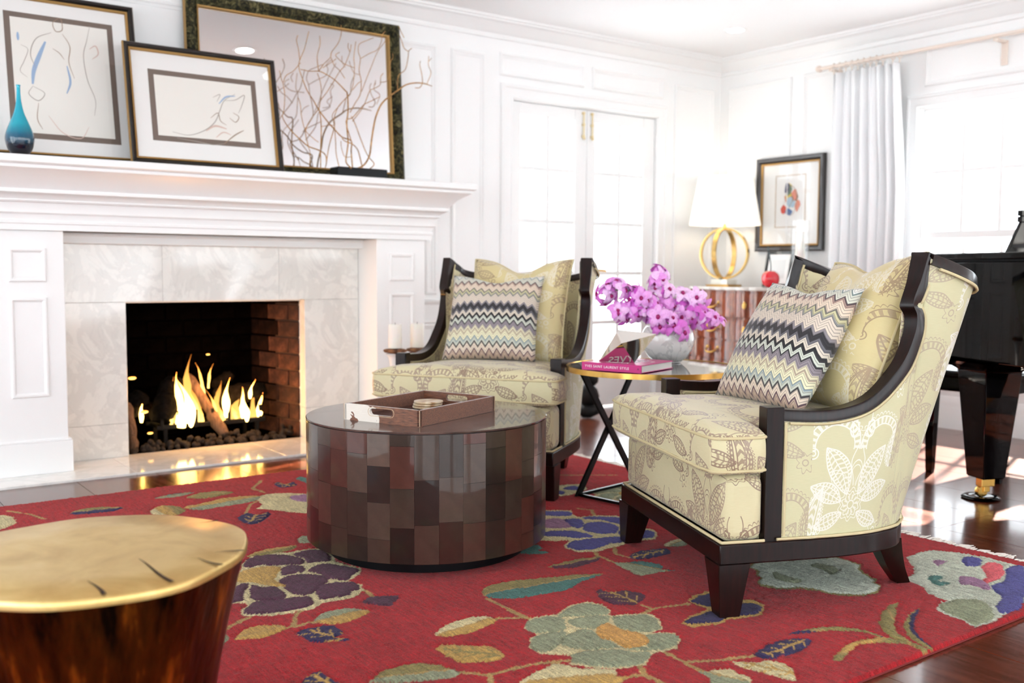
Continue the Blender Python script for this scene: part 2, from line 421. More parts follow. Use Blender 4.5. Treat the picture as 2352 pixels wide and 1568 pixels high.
# ---- french doors
dc = MB(); Y0 = YW
CAS = [(0, 0), (0, .014), (.012, .022), (.024, .022), (.03, .015), (.075, .015), (.082, .02), (.094, .02), (.1, 0)]
rows = [[(3.885+i, Y0-p, 0), (3.885+i, Y0-p, 2.23-i), (5.425-i, Y0-p, 2.23-i), (5.425-i, Y0-p, 0)] for i, p in CAS]
dc.grid(rows).build('trim_6', M_white.m, smooth=35, kind='structure')
MB().box(3.98, 3.99, YW, YW+.2, 0, 2.135).box(5.32, 5.33, YW, YW+.2, 0, 2.135).box(3.98, 5.33, YW, YW+.2, 2.128, 2.135).build('trim_7', M_white.m, kind='structure')
tod = lambda a, z, d: (a, YW+d, z)
for k, (a0, a1, hx) in enumerate(((3.992, 4.652, 4.615), (4.658, 5.318, 4.695))):
    root = thing('door_%d' % (k+1), kind='structure')
    g0, g1 = (4.068, 4.545) if k == 0 else (4.737, 5.205)
    fr = MB().box(a0, g0, YW+.02, YW+.065, .012, 2.125).box(g1, a1, YW+.02, YW+.065, .012, 2.125).box(g0, g1, YW+.02, YW+.065, 2.045, 2.125).box(g0, g1, YW+.02, YW+.065, .012, .265)
    fr.build('door_frame', M_white.m, root, bevel=.004)
    A = np.linspace(g0, g1, 3); Z = np.linspace(.265, 2.045, 6)
    MB().box(A[1]-.015, A[1]+.015, YW+.025, YW+.06, Z[0], Z[-1]).build('muntin', M_white.m, root)
    for z in Z[1:-1]: MB().box(A[0], A[-1], YW+.026, YW+.059, z-.015, z+.015).build('muntin', M_white.m, root)
    for i in range(2):
        for j in range(5):
            MB().add([tod(A[i], Z[j], .042), tod(A[i+1], Z[j], .042), tod(A[i+1], Z[j+1], .042), tod(A[i], Z[j+1], .042)], [(0, 1, 2, 3)]).build('pane', M_pane, root, fixn=False)
    b = MB().tube([(hx, YW+.008, 1.93), (hx, YW+.008, 2.11)], .005, 8)
    for z in (1.94, 2.02, 2.1): b.box(hx-.008, hx+.008, YW+.004, YW+.02, z-.008, z+.008)
    b.ico((hx, YW+.004, 1.925), .011, 1).build('surface_bolt', M_bolt.m, root, smooth=50)
    for z in (.3, 1.15, 1.95):
        xx = a0-.004 if k == 0 else a1+.004
        MB().tube([(xx, YW+.012, z-.05), (xx, YW+.012, z+.05)], .007, 8).build('hinge', M_white.m, root, smooth=50)
    if k == 1:
        h = MB().box(4.672, 4.712, YW+.01, YW+.021, .88, 1.08).tube(cr([(4.692, YW+.015, 1.0), (4.692, YW-.035, 1.0), (4.72, YW-.045, 1.0), (4.79, YW-.045, .995)], 4), .009, 8)
        h.build('lever_handle', M_brassold.m, root, smooth=50)
# recessed ceiling lights
M_down = Mat('downlight', (255, 255, 255), .5, emit=(255, 247, 235), estr=6)
for i, (x, y, lab) in enumerate(((5.30, 4.66, 'recessed downlight in the ceiling near the corner of the room'), (2.6, 4.2, 'recessed downlight in the ceiling above the coffee table'), (2.6, 1.2, 'recessed downlight in the ceiling reflected in the mantel mirror'))):
    t = thing('recessed_downlight', lab, 'ceiling light', (x, y, ZC), group='recessed ceiling downlights')
    MB().lathe([(.058, .0), (.058, -.004), (.075, -.006), (.08, 0)], 32, cap=False).build('trim_ring', M_white.m, t, smooth=40)
    MB().lathe([(.0, -.002), (.058, -.002)], 32, cap=False).build('lens', M_down.m, t, fixn=False)
# ------------------------------------------------------------------ fireplace
mantel = thing('fireplace_mantel', 'white painted mantel with stepped cornice shelf and panelled pilasters around the fire', 'mantel', (1.953, 5.42, 0))
def loc_(mb): return mb.xform(Matrix.Translation((-1.953, -5.42, 0)))
MXL, MXR, MYP = .782, 3.125, 5.13
PROF = [(.0, 1.502), (.22, 1.502), (.225, 1.496), (.225, 1.470), (.217, 1.464), (.206, 1.460), (.208, 1.446), (.196, 1.441), (.187, 1.436), (.172, 1.428), (.143, 1.405), (.118, 1.378), (.101, 1.358), (.106, 1.353), (.106, 1.342), (.093, 1.338), (.076, 1.326), (.063, 1.313), (.068, 1.308), (.064, 1.302), (.051, 1.298), (.046, 1.285), (.046, 1.253), (.036, 1.245), (.031, 1.226), (.030, 1.219), (.037, 1.214), (.037, 1.204), (.03, 1.2), (.03, 1.172), (.0, 1.172)]
rows = [[(MXL-o, 5.42, z), (MXL-o, MYP-o, z), (MXR+o, MYP-o, z), (MXR+o, 5.42, z)] for o, z in PROF]
s = MB().grid(rows); s.add([(MXL, 5.13, 1.502), (MXR, 5.13, 1.502), (MXR, 5.42, 1.502), (MXL, 5.42, 1.502)], [(0, 1, 2, 3)])
loc_(s).build('cornice_shelf', M_white.m, mantel, smooth=28)
loc_(MB().box(1.107, 2.80, 5.30, 5.42, 1.118, 1.172).box(1.107, 2.80, 5.29, 5.42, 1.155, 1.172)).build('frieze_strip', M_white.m, mantel, bevel=.004)
PIN = [(0, 0), (-.004, .006), (.004, .012), (.012, .012), (.018, .004), (.022, -.006), (.03, -.008)]
for x0, x1 in ((.782, 1.107), (2.80, 3.125)):
    pl = loc_(MB().box(x0, x1, MYP, 5.42, .17, 1.172)).build('pilaster', M_white.m, mantel, bevel=.003)
    c = (x0+x1)/2
    for z0, z1 in ((.93, 1.09), (.382, .857)):
        fr = ring_frame(MB(), (c-.082, c+.082, z0, z1), [(0, 0), (0, .006), (.005, .011), (.013, .011), (.018, .005), (.022, .001)], lambda a, b, p: (a, MYP-p, b))
        loc_(fr).build('panel_molding', M_white.m, pl, smooth=40)
    loc_(MB().box(x0-.017, x1+.017, MYP-.017, 5.42, .012, .165).box(x0-.012, x1+.012, MYP-.012, 5.42, .165, .176)).build('plinth', M_white.m, mantel, bevel=.003)
# marble surround: single slabs
sur = thing('marble_surround', 'polished white marble slabs framing the firebox opening', 'fireplace surround', (1.953, 5.39, 0))
def slab(x0, x1, z0, z1):
    MB().box(-(x1-x0)/2+.0006, (x1-x0)/2-.0006, -.03, .03, -(z1-z0)/2+.0006, (z1-z0)/2-.0006).build('slab', M_marble.m, sur, bevel=.001, seg=1).location = ((x0+x1)/2-1.953, 0, (z0+z1)/2)
slab(1.109, 1.45, .012, .188); slab(1.109, 1.45, .188, .82); slab(1.109, 1.641, .82, 1.118); slab(1.641, 2.295, .82, 1.118); slab(2.295, 2.798, .82, 1.118)
slab(2.45, 2.798, .012, .188); slab(2.45, 2.798, .188, .82)
sur.location.y = 5.388
hearth = thing('marble_hearth', 'white marble hearth slabs laid flush in front of the fireplace', 'hearth', (1.953, 5.16, 0))
for x0, x1 in ((.42, 1.36), (1.36, 2.13), (2.13, 2.62), (2.62, 3.45)):
    MB().box(x0-1.953+.0006, x1-1.953-.0006, -.262, .24, .0, .012).build('slab', M_marble.m, hearth, bevel=.001, seg=1)
# firebox
m = M_brick = Mat('fire_brick', (120, 70, 48), .9)
rr = Ex(m.nt, m.rnd()); nz = m.noise(m.coord('Object'), 18, 5, .65)
c1 = m.ramp(nz, [(.3, (30, 16, 12)), (.55, (72, 41, 29)), (.8, (112, 72, 52))])
bb = rr*.5+.65; cmb = m.node('ShaderNodeCombineXYZ'); [m.l(bb, cmb.inputs[i]) for i in range(3)]
m.color(m.mix(1.0, c1, cmb.outputs[0], 'MULTIPLY')); m.bump(nz, .5, .01)
m = M_soot = Mat('sooty_brick', (30, 20, 16), 1.0, spec=0.0)
nz = m.noise(m.coord('Object'), 14, 5, .65); m.color(m.ramp(nz, [(.3, (2, 2, 2)), (.7, (9, 6, 5))])); m.bump(nz, .5, .01)
m = M_brick2 = Mat('smoked_shaded_brick', (60, 36, 26), .95, spec=.1)
nz = m.noise(m.coord('Object'), 16, 5, .65); m.color(m.ramp(nz, [(.3, (10, 6, 5)), (.6, (34, 19, 14)), (.85, (58, 36, 27))])); m.bump(nz, .5, .01)
M_mortar = Mat('old_mortar', (84, 60, 46), .95); M_sootmortar = Mat('sooty_mortar', (5, 4, 4), 1.0, spec=0.0)
fbx = thing('firebox', kind='structure', loc=(1.95, 5.66, 0))
FY0, FY1 = 5.425, 5.93; XR0, XR1 = 2.452, 2.36; XL0, XL1 = 1.448, 1.54
def fb(mb): return mb.xform(Matrix.Translation((-1.95, -5.66, 0)))
XRm, FYm = XR0+(XR1-XR0)*.5, FY0+(FY1-FY0)*.5
q = MB(); q.add([(XR0, FY0, 0), (XRm, FYm, 0), (XRm, FYm, .8), (XR0, FY0, .8)], [(0, 1, 2, 3)]); fb(q).build('side_mortar', M_mortar.m, fbx, fixn=False)
q = MB(); q.add([(XRm, FYm, 0), (XR1, FY1, 0), (XR1, FY1, 1.0), (XRm, FYm, 1.0)], [(0, 1, 2, 3)]).add([(XR0, FY0, .8), (XRm, FYm, .8), (XRm, FYm, 1.0), (XR0, FY0, 1.0)], [(0, 1, 2, 3)]); fb(q).build('smoked_shaded_mortar', M_sootmortar.m, fbx, fixn=False)  # deep half: painted shade together with soot in the mortar colour
q = MB(); q.add([(XL0, FY0, 0), (XL1, FY1, 0), (XL1, FY1, 1.0), (XL0, FY0, 1.0)], [(0, 1, 2, 3)]).add([(XL1, FY1, 0), (XR1, FY1, 0), (XR1, FY1, 1.0), (XL1, FY1, 1.0)], [(0, 1, 2, 3)])
q.add([(XL0, FY0, 1.0), (XR0, FY0, 1.0), (XR1, FY1, 1.0), (XL1, FY1, 1.0)], [(0, 1, 2, 3)]).add([(XL0, FY0, .81), (XR0, FY0, .81), (XR0, FY0+.06, 1.0), (XL0, FY0+.06, 1.0)], [(0, 1, 2, 3)])
fb(q).build('back_mortar', M_sootmortar.m, fbx, fixn=False)
fb(MB().box(1.40, 2.50, 5.40, 6.0, -.01, .004)).build('firebox_floor', M_soot.m, fbx)
def bricks(p0, p1, mat, L=.215, Hh=.098, seed=0):
    p0, p1 = Vector(p0), Vector(p1); d = (p1-p0); W = d.length; d.normalize(); nrm = Vector((-d.y, d.x, 0))
    if nrm.dot(Vector((1.95, 5.3, 0))-p0) < 0: nrm = -nrm
    rn = random.Random(seed); row = 0; z = .006
    while z < .98:
        a = -(L/2 if row % 2 else 0)
        while a < W:
            a0, a1 = max(a, 0)+.005, min(a+L, W)-.005
            if a1-a0 > .02:
                z1 = min(z+Hh, .995); th = .012+rn.uniform(-.002, .003)
                c = p0+d*((a0+a1)/2)+Vector((0, 0, (z+z1)/2))
                b = MB().box(-(a1-a0)/2, (a1-a0)/2, 0, th, -(z1-z)/2+.005, (z1-z)/2-.005)
                mt_ = mat
                if mat == M_brick.m and ((a0+a1)/2 > .2+.25*(1-z) or z > .78): mt_ = M_brick2.m  # soot plus a painted fade into shade, deeper and higher
                o = b.build('brick', mt_, fbx, bevel=.003, seg=1)
                o.matrix_local = Matrix.Translation(c-Vector((1.95, 5.66, 0))) @ Matrix((( d.x, nrm.x, 0, 0), (d.y, nrm.y, 0, 0), (0, 0, 1, 0), (0, 0, 0, 1)))
            a += L
        z += Hh; row += 1
bricks((XR0, FY0, 0), (XR1, FY1, 0), M_brick.m, seed=1)
bricks((XR1, FY1, 0), (XL1, FY1, 0), M_soot.m, seed=2)
bricks((XL1, FY1, 0), (XL0, FY0, 0), M_soot.m, seed=3)
# grate
gr = thing('fire_grate', 'black iron fire grate with upright bars holding the burning logs', 'grate', (1.95, 5.62, .004))
GX0, GX1, GY = -.30, .33, -.07
b = MB().box(GX0, GX1, GY-.012, GY+.006, .10, .125).box(GX0, GX1, GY+.19, GY+.205, .10, .122)
b.build('cross_rail', M_iron.m, gr, bevel=.003)
for i in range(7):
    x = GX0+.03+i*(GX1-GX0-.06)/6
    MB().box(x-.009, x+.009, GY-.01, GY+.2, .098, .113).box(x-.009, x+.009, GY-.014, GY+.004, .11, .20).build('grate_bar', M_iron.m, gr, bevel=.003)
for x in (GX0+.05, GX1-.05):
    for y in (GY, GY+.19): MB().box(x-.01, x+.01, y-.008, y+.008, 0, .1).build('leg', M_iron.m, gr)
# logs
m = M_log = Mat('charred_log', (70, 50, 38), .9, spec=.1)
nz = m.noise(m.coord('Object', (30, 30, 4)), 1.5, 6, .7); m.color(m.ramp(nz, [(.3, (12, 8, 7)), (.55, (42, 28, 21)), (.8, (86, 62, 46))])); m.bump(nz, 1.0, .02)
m = M_char = Mat('black_char', (24, 20, 19), .9, spec=.1)
nz = m.noise(m.coord('Object'), 40, 5, .7); m.color(m.ramp(nz, [(.35, (3, 3, 3)), (.8, (30, 26, 25))])); m.bump(nz, 1.0, .02)
m = M_pale = Mat('pale_split_log', (158, 128, 104), .9)
nz = m.noise(m.coord('Object', (26, 26, 3)), 1.6, 6, .7); m.color(m.ramp(nz, [(.3, (52, 38, 30)), (.6, (120, 94, 76)), (.8, (160, 132, 110))])); m.bump(nz, .8, .02)
def log(p0, p1, r0, r1, mat, label, seed):
    rn = random.Random(seed); p0, p1 = Vector(p0), Vector(p1); n = 10; c = (p0+p1)/2
    pts = [p0.lerp(p1, i/n)-c+Vector((rn.uniform(-1, 1), rn.uniform(-1, 1), rn.uniform(-1, 1)))*.006 for i in range(n+1)]
    rad = [(r0+(r1-r0)*i/n)*rn.uniform(.88, 1.1)*(.75 if i in (0, n) else 1) for i in range(n+1)]
    t = thing('log', label, 'log', c, group='logs burning in the fireplace')
    MB().tube(pts, rad, 12).build('bark', mat, t, smooth=60)
    for P, R, s in ((pts[0], rad[0], -1), (pts[-1], rad[-1], 1)):
        d = (pts[-1]-pts[0]).normalized()*s
        MB().tube([P, P+d*.004], R*.86, 12).build('end_grain', mat, t, smooth=30)
log((1.62, 5.74, .19), (2.02, 5.70, .20), .055, .05, M_log.m, 'thick brown log lying along the back of the grate', 1)
log((1.68, 5.56, .16), (1.79, 5.66, .37), .07, .06, M_char.m, 'fat charred log standing at the left of the flames', 2)
log((2.02, 5.50, .055), (1.87, 5.68, .385), .034, .028, M_pale.m, 'pale split log leaning diagonally in the middle of the fire', 3)
log((2.02, 5.66, .245), (2.30, 5.60, .285), .062, .05, M_char.m, 'black charred log across the right side of the fire', 4)
log((1.50, 5.475, .02), (1.485, 5.56, .26), .035, .042, M_pale.m, 'grey log end standing upright at the far left of the firebox', 5)
log((2.05, 5.74, .31), (2.14, 5.72, .37), .035, .03, M_char.m, 'small dark stub of wood on top of the fire', 6)
log((1.50, 5.62, .20), (1.60, 5.62, .30), .06, .05, M_char.m, 'round blackened log at the left end of the grate', 7)
# flames
def flame_mat(name, hot):
    mm = bpy.data.materials.new(name); mm.use_nodes = True; nt = mm.node_tree; nt.nodes.clear()
    o = nt.nodes.new('ShaderNodeOutputMaterial'); e = nt.nodes.new('ShaderNodeEmission'); r = nt.nodes.new('ShaderNodeValToRGB')
    tc = nt.nodes.new('ShaderNodeTexCoord'); sp = nt.nodes.new('ShaderNodeSeparateXYZ'); nt.links.new(tc.outputs['Generated'], sp.inputs[0]); nt.links.new(sp.outputs[2], r.inputs[0])
    els = r.color_ramp.elements
    els[0].position = .0; els[0].color = (1, .62, .16, 1); els[1].position = .55; els[1].color = (1, .50, .10, 1)
    k = els.new(1.0); k.color = (1, .26, .03, 1)
    nt.links.new(r.outputs[0], e.inputs[0]); e.inputs[1].default_value = hot; nt.links.new(e.outputs[0], o.inputs[0]); return mm
M_flame = flame_mat('flame', 7.0); M_flame2 = flame_mat('flame_outer', 1.8); M_flame3 = flame_mat('flame_glow', .75)
fire = thing('fire', 'yellow and orange flames rising between the logs in the fireplace', 'fire', (1.95, 5.58, .11))
def flame(x, y, z, h, w, lean, seed, mat):
    rn = random.Random(seed); n = 12; pts = []; rad = []
    ph = rn.uniform(0, 6)
    for i in range(n+1):
        t = i/n; pts.append((x+lean*t*t+math.sin(ph+t*5)*w*.35*t, y+rn.uniform(-.003, .003), z+h*t)); rad.append(max(.0008, w*(math.sin(PI*min(1, t*.75+.25))**1.2)*(1-t)**.45*(1+.25*math.sin(ph*2+t*9))))
    MB().tube(pts, rad, 10, squash=.6).build('flame', mat, fire, smooth=60)
FL = [(-.165, -.03, 0, .31, .05, -.01, 1), (-.11, -.02, 0, .28, .052, -.06, 2), (-.215, -.02, 0, .17, .02, .03, 3), (-.06, -.015, .02, .19, .022, -.05, 4),
      (-.005, .05, .15, .20, .02, -.05, 5), (.045, -.02, .0, .2, .018, -.06, 6), (.10, -.02, .03, .23, .036, .02, 7), (.16, -.02, 0, .1, .016, -.03, 8),
      (.215, -.02, 0, .2, .042, -.03, 9), (.30, -.02, .02, .14, .028, .015, 10), (.245, -.02, .13, .11, .016, .03, 11), (-.37, 0, .04, .15, .018, .01, 12), (.02, .04, .2, .14, .014, .03, 13),
      (-.04, .0, .0, .1, .03, .01, 14), (.07, -.03, 0, .09, .02, .0, 15)]
for i, a in enumerate(FL): flame(*a, M_flame if i in (0, 1, 6, 8, 9, 10, 11) else M_flame2)
for a in ((-.2, .02, .02, .26, .04, .03, 31), (-.05, .03, .0, .24, .05, -.03, 32), (.06, .03, .02, .22, .045, .02, 33), (.17, .02, .0, .2, .05, .03, 34), (.28, .01, .0, .17, .035, -.02, 35), (-.1, .05, .1, .3, .04, .02, 36)): flame(*a, M_flame3)
for i, (x, z, w) in enumerate(((-.42, .29, .022), (-.36, .10, .022), (-.33, -.02, .016), (.0, .40, .012))):
    MB().ico((x, -.02, z), w, 2, (1, .5, .4)).build('flame_lick', M_flame2, fire, smooth=60)
fl = bpy.data.lights.new('fire_glow', 'POINT'); fl.energy = 5; fl.color = (1, .45, .14); fl.shadow_soft_size = .1
flo = bpy.data.objects.new('fire_glow', fl); COL.objects.link(flo); flo.parent = fire; flo.location = (.05, -.10, .22)
# lava rocks, one by one
m = M_lava = Mat('lava_rock', (44, 38, 36), .9); nz = m.noise(m.coord('Object'), 60, 4); m.color(m.ramp(nz, [(.3, (20, 17, 16)), (.7, (84, 72, 66))])); m.bump(nz, .8, .01)
lava_me = []
for k in range(5):
    lava_me.append(MB().ico((0, 0, 0), 1, 2, (1, .85, .75), .14, k+30).mesh('lava_rock', smooth=50)); lava_me[-1].materials.append(M_lava.m)
rn = random.Random(8)
for i in range(150):
    x = rn.uniform(1.475, 2.42)
    y = 5.405+abs(rn.gauss(0, .07)); z = .012
    if y > 5.56: continue
    if 1.6 < x < 2.28 and y > 5.535: y = 5.5
    r = rn.uniform(.012, .021); o = bpy.data.objects.new('lava_rock', lava_me[i % 5]); COL.objects.link(o)
    z += max(0, (y-5.42))*.25*rn.random()+(.02 if rn.random() < .3 and y > 5.43 else 0)
    o.location = (x, y, z+r*.6); o.scale = (r, r, r); o.rotation_euler = (rn.uniform(0, 6), rn.uniform(0, 6), rn.uniform(0, 6))
    o['label'] = 'small dark lava rock in the bed below the grate'; o['category'] = 'rock'; o['group'] = 'lava rocks on the firebox floor'

# ------------------------------------------------------------------ things on the mantel
def lean_M(x, yb, z, yt, h):
    """local: x right, y depth (away from room), z up; leaning back so that the top is at yt"""
    a = math.asin(max(-1, min(1, (yt-yb)/h)))
    return (x, yb, z), a
m = M_carved = Mat('carved_green_gold_frame', (60, 56, 34), .45, metal=.35)
nz = m.noise(m.coord('Object'), 34, 4, .7, 1.5)
m.color(m.ramp(nz, [(.38, (14, 14, 8)), (.5, (60, 58, 36)), (.62, (122, 114, 74)), (.75, (176, 164, 118))])); m.bump(nz, 1.0, .03)
M_framewood = Mat('black_gold_frame', (20, 15, 12), .3, coat=.3)
M_goldleaf = Mat('gold_leaf', (168, 132, 78), .45, metal=.6)
def framed(name, label, cat, x, yb, z, yt, w, h, fw, depth, mat, lipmat, fill, rz=0.0, group=None, edge=True):
    root = thing(name, label, cat, (x, yb, z), rz, group)
    a = math.asin((yt-yb)/h); root.rotation_euler = (-a, 0, rz)
    pr = [(0, 0), (0, depth*.8), (fw*.2, depth), (fw*.6, depth*.9), (fw*.8, depth*.6), (fw, depth*.5), (fw, 0)]
    fr = ring_frame(MB(), (-w/2, w/2, 0, h), pr, lambda A, B, P: (A, -P, B)); fr.add([(-w/2, 0, 0), (w/2, 0, 0), (w/2, 0, h), (-w/2, 0, h)], [(0, 1, 2, 3)])
    fr.build('frame', mat, root, smooth=30)
    if lipmat:
        ring_frame(MB(), (-w/2+fw, w/2-fw, fw, h-fw), [(-.004, depth*.45), (-.002, depth*.62), (.006, depth*.55), (.009, depth*.3), (.009, 0.004)], lambda A, B, P: (A, -P, B)).build('gold_lip', lipmat, root, smooth=30)
        if edge: ring_frame(MB(), (-w/2, w/2, 0, h), [(-.003, .001), (-.004, depth*.5), (.0, depth*.82)], lambda A, B, P: (A, -P, B)).build('gold_edge', lipmat, root, smooth=30)
    fill(root, w-2*fw, h-2*fw, fw, depth)
    return root
def fill_mirror(root, w, h, z0, d):
    MB().add([(-w/2, -.006, z0), (w/2, -.006, z0), (w/2, -.006, z0+h), (-w/2, -.006, z0+h)], [(0, 1, 2, 3)]).build('mirror_glass', M_mirror.m, root, fixn=False)
M_ink = {'g': Mat('grey_chalk', (178, 170, 160), .9), 'b': Mat('blue_chalk', (160, 185, 215), .9), 'n': Mat('brown_chalk', (165, 140, 115), .9), 'p': Mat('pink_chalk', (222, 196, 182), .9)}
def strokes(root, lst, y):
    for k, w, pts in lst:
        P = cr(pts, 6); q = MB(); rows = []
        for i, p in enumerate(P):
            a = np.array(P[max(i-1, 0)]); b = np.array(P[min(i+1, len(P)-1)]); t = b-a; t = t/(np.linalg.norm(t)+1e-9); n = np.array([-t[1], t[0]])*w*(.35+.65*math.sin(PI*(i+.5)/len(P)))
            rows.append([(p[0]-n[0], y, p[1]-n[1]), (p[0]+n[0], y, p[1]+n[1])])
        q.grid(rows).build('chalk_stroke', M_ink[k].m, root, fixn=False)
def fill_art(mat_in, paper_in, lst):
    def f(root, w, h, z0, d):
        MB().box(-w/2, w/2, -.006, -.003, z0, z0+h).build('mat_board', M_mat.m, root)
        a, b = mat_in; c, e = paper_in
        MB().box(-w/2+a, w/2-a, -.0075, -.006, z0+b, z0+h-b).build('taupe_mat', M_taupe.m, root)
        ps = MB().box(-w/2+c, w/2-c, -.009, -.0075, z0+e, z0+h-e).build('drawing_paper', M_paper.m, root)
        strokes(ps, lst, -.0096)
        MB().add([(-w/2, -.013, z0), (w/2, -.013, z0), (w/2, -.013, z0+h), (-w/2, -.013, z0+h)], [(0, 1, 2, 3)]).build('picture_glass', M_picglass, root, fixn=False)
    return f
framed('leaning_mirror', 'large rectangular mirror in a carved dark green and gold frame leaning above the mantel', 'mirror', 2.438, 5.335, 1.503, 5.40, 1.30, .965, .068, .045, M_carved.m, M_goldleaf.m, fill_mirror)
ART1 = [('n', .002, [(.02, .60), (-.01, .57), (.0, .53), (.03, .54), (.03, .59), (.02, .60)]), ('g', .0022, [(-.02, .52), (-.09, .48), (-.12, .40), (-.10, .33)]), ('b', .010, [(-.05, .47), (-.08, .40), (-.11, .32), (-.12, .25)]),
        ('n', .0018, [(.03, .52), (.06, .46), (.05, .38), (.07, .30)]), ('b', .005, [(.04, .36), (.05, .28), (.03, .22)]), ('g', .002, [(-.12, .24), (-.14, .20), (-.10, .17), (-.07, .21), (-.12, .24)]), ('n', .0018, [(-.10, .16), (-.11, .08), (-.09, .03)]),
        ('g', .0018, [(.16, .58), (.14, .50), (.12, .42), (.13, .30), (.16, .20), (.15, .12)]), ('p', .003, [(.15, .46), (.18, .48), (.19, .44), (.16, .41)]), ('p', .002, [(-.06, .10), (.0, .02), (.08, .0), (.12, .06)]), ('g', .0015, [(-.16, .44), (-.13, .42), (-.15, .36), (-.17, .31), (-.14, .28)]), ('n', .0016, [(-.02, .44), (.01, .42), (.03, .39)]), ('b', .006, [(-.17, .50), (-.17, .46)])]
ART1 = [(k, w, [(x-.02, z+.12) for x, z in p]) for k, w, p in ART1]
framed('framed_drawing', 'tall framed chalk figure sketch behind the blue vase on the mantel', 'picture', 1.150, 5.16, 1.503, 5.33, .70, .825, .028, .03, M_framewood.m, M_goldleaf.m, fill_art((.075, .075), (.102, .102), ART1), group='framed chalk drawings on the mantel')
ART2 = [('g', .0022, [(-.20, .10), (-.12, .09), (-.04, .12), (.02, .17), (.05, .23), (.08, .29), (.14, .33)]), ('b', .004, [(.05, .27), (.09, .31), (.14, .32)]), ('n', .002, [(.0, .19), (.04, .22), (.05, .18), (.08, .16)]), ('p', .005, [(-.03, .12), (.02, .15), (.08, .14)]),
        ('g', .002, [(.08, .29), (.14, .30), (.19, .33), (.17, .27), (.15, .23)]), ('n', .003, [(.06, .06), (.12, .11), (.17, .14)]), ('g', .0018, [(-.18, .07), (-.08, .06), (.0, .05), (.06, .06)]), ('n', .002, [(.12, .23), (.15, .21), (.13, .18), (.10, .20)]), ('p', .003, [(.02, .09), (.06, .12), (.10, .11)]), ('g', .0016, [(.02, .30), (.06, .32), (.04, .28)])]
framed('framed_drawing', 'low wide framed chalk sketch of a reclining figure in front of the mirror', 'picture', 1.782, 5.0, 1.503, 5.12, .775, .605, .026, .03, M_framewood.m, M_goldleaf.m, fill_art((.085, .095), (.112, .122), [(k, w, [(x+.02, z+.07) for x, z in p]) for k, w, p in ART2]), group='framed chalk drawings on the mantel')
# blue glass vase
m = M_vase = Mat('teal_glass', (20, 150, 175), .04, coat=.6)
oz = m.xyz(m.coord('Object'))[2]
m.color(m.ramp((oz/.31).k, [(0.0, (16, 8, 8)), (.14, (8, 22, 40)), (.28, (6, 90, 120)), (.45, (20, 160, 182)), (.8, (16, 170, 196)), (1.0, (30, 184, 208))]))
sp = m.noise(m.coord('Object'), 160, 2); m.bump(sp, .25, .002)
VP = [(0, 0), (.030, .0), (.036, .004), (.052, .03), (.060, .062), (.060, .085), (.052, .115), (.036, .155), (.022, .19), (.013, .23), (.009, .27), (.008, .305), (.010, .312), (.007, .313), (.006, .29), (0, .28)]
VP = [(p[0], p[1]) for p in cr(VP, 4)]
MB().lathe([(max(r, 0), z) for r, z in VP], 40, cap=False).build('bud_vase', M_vase.m, None, smooth=60, label='teal blue teardrop glass bud vase on the left of the mantel', cat='vase').location = (.903, 4.985, 1.502)
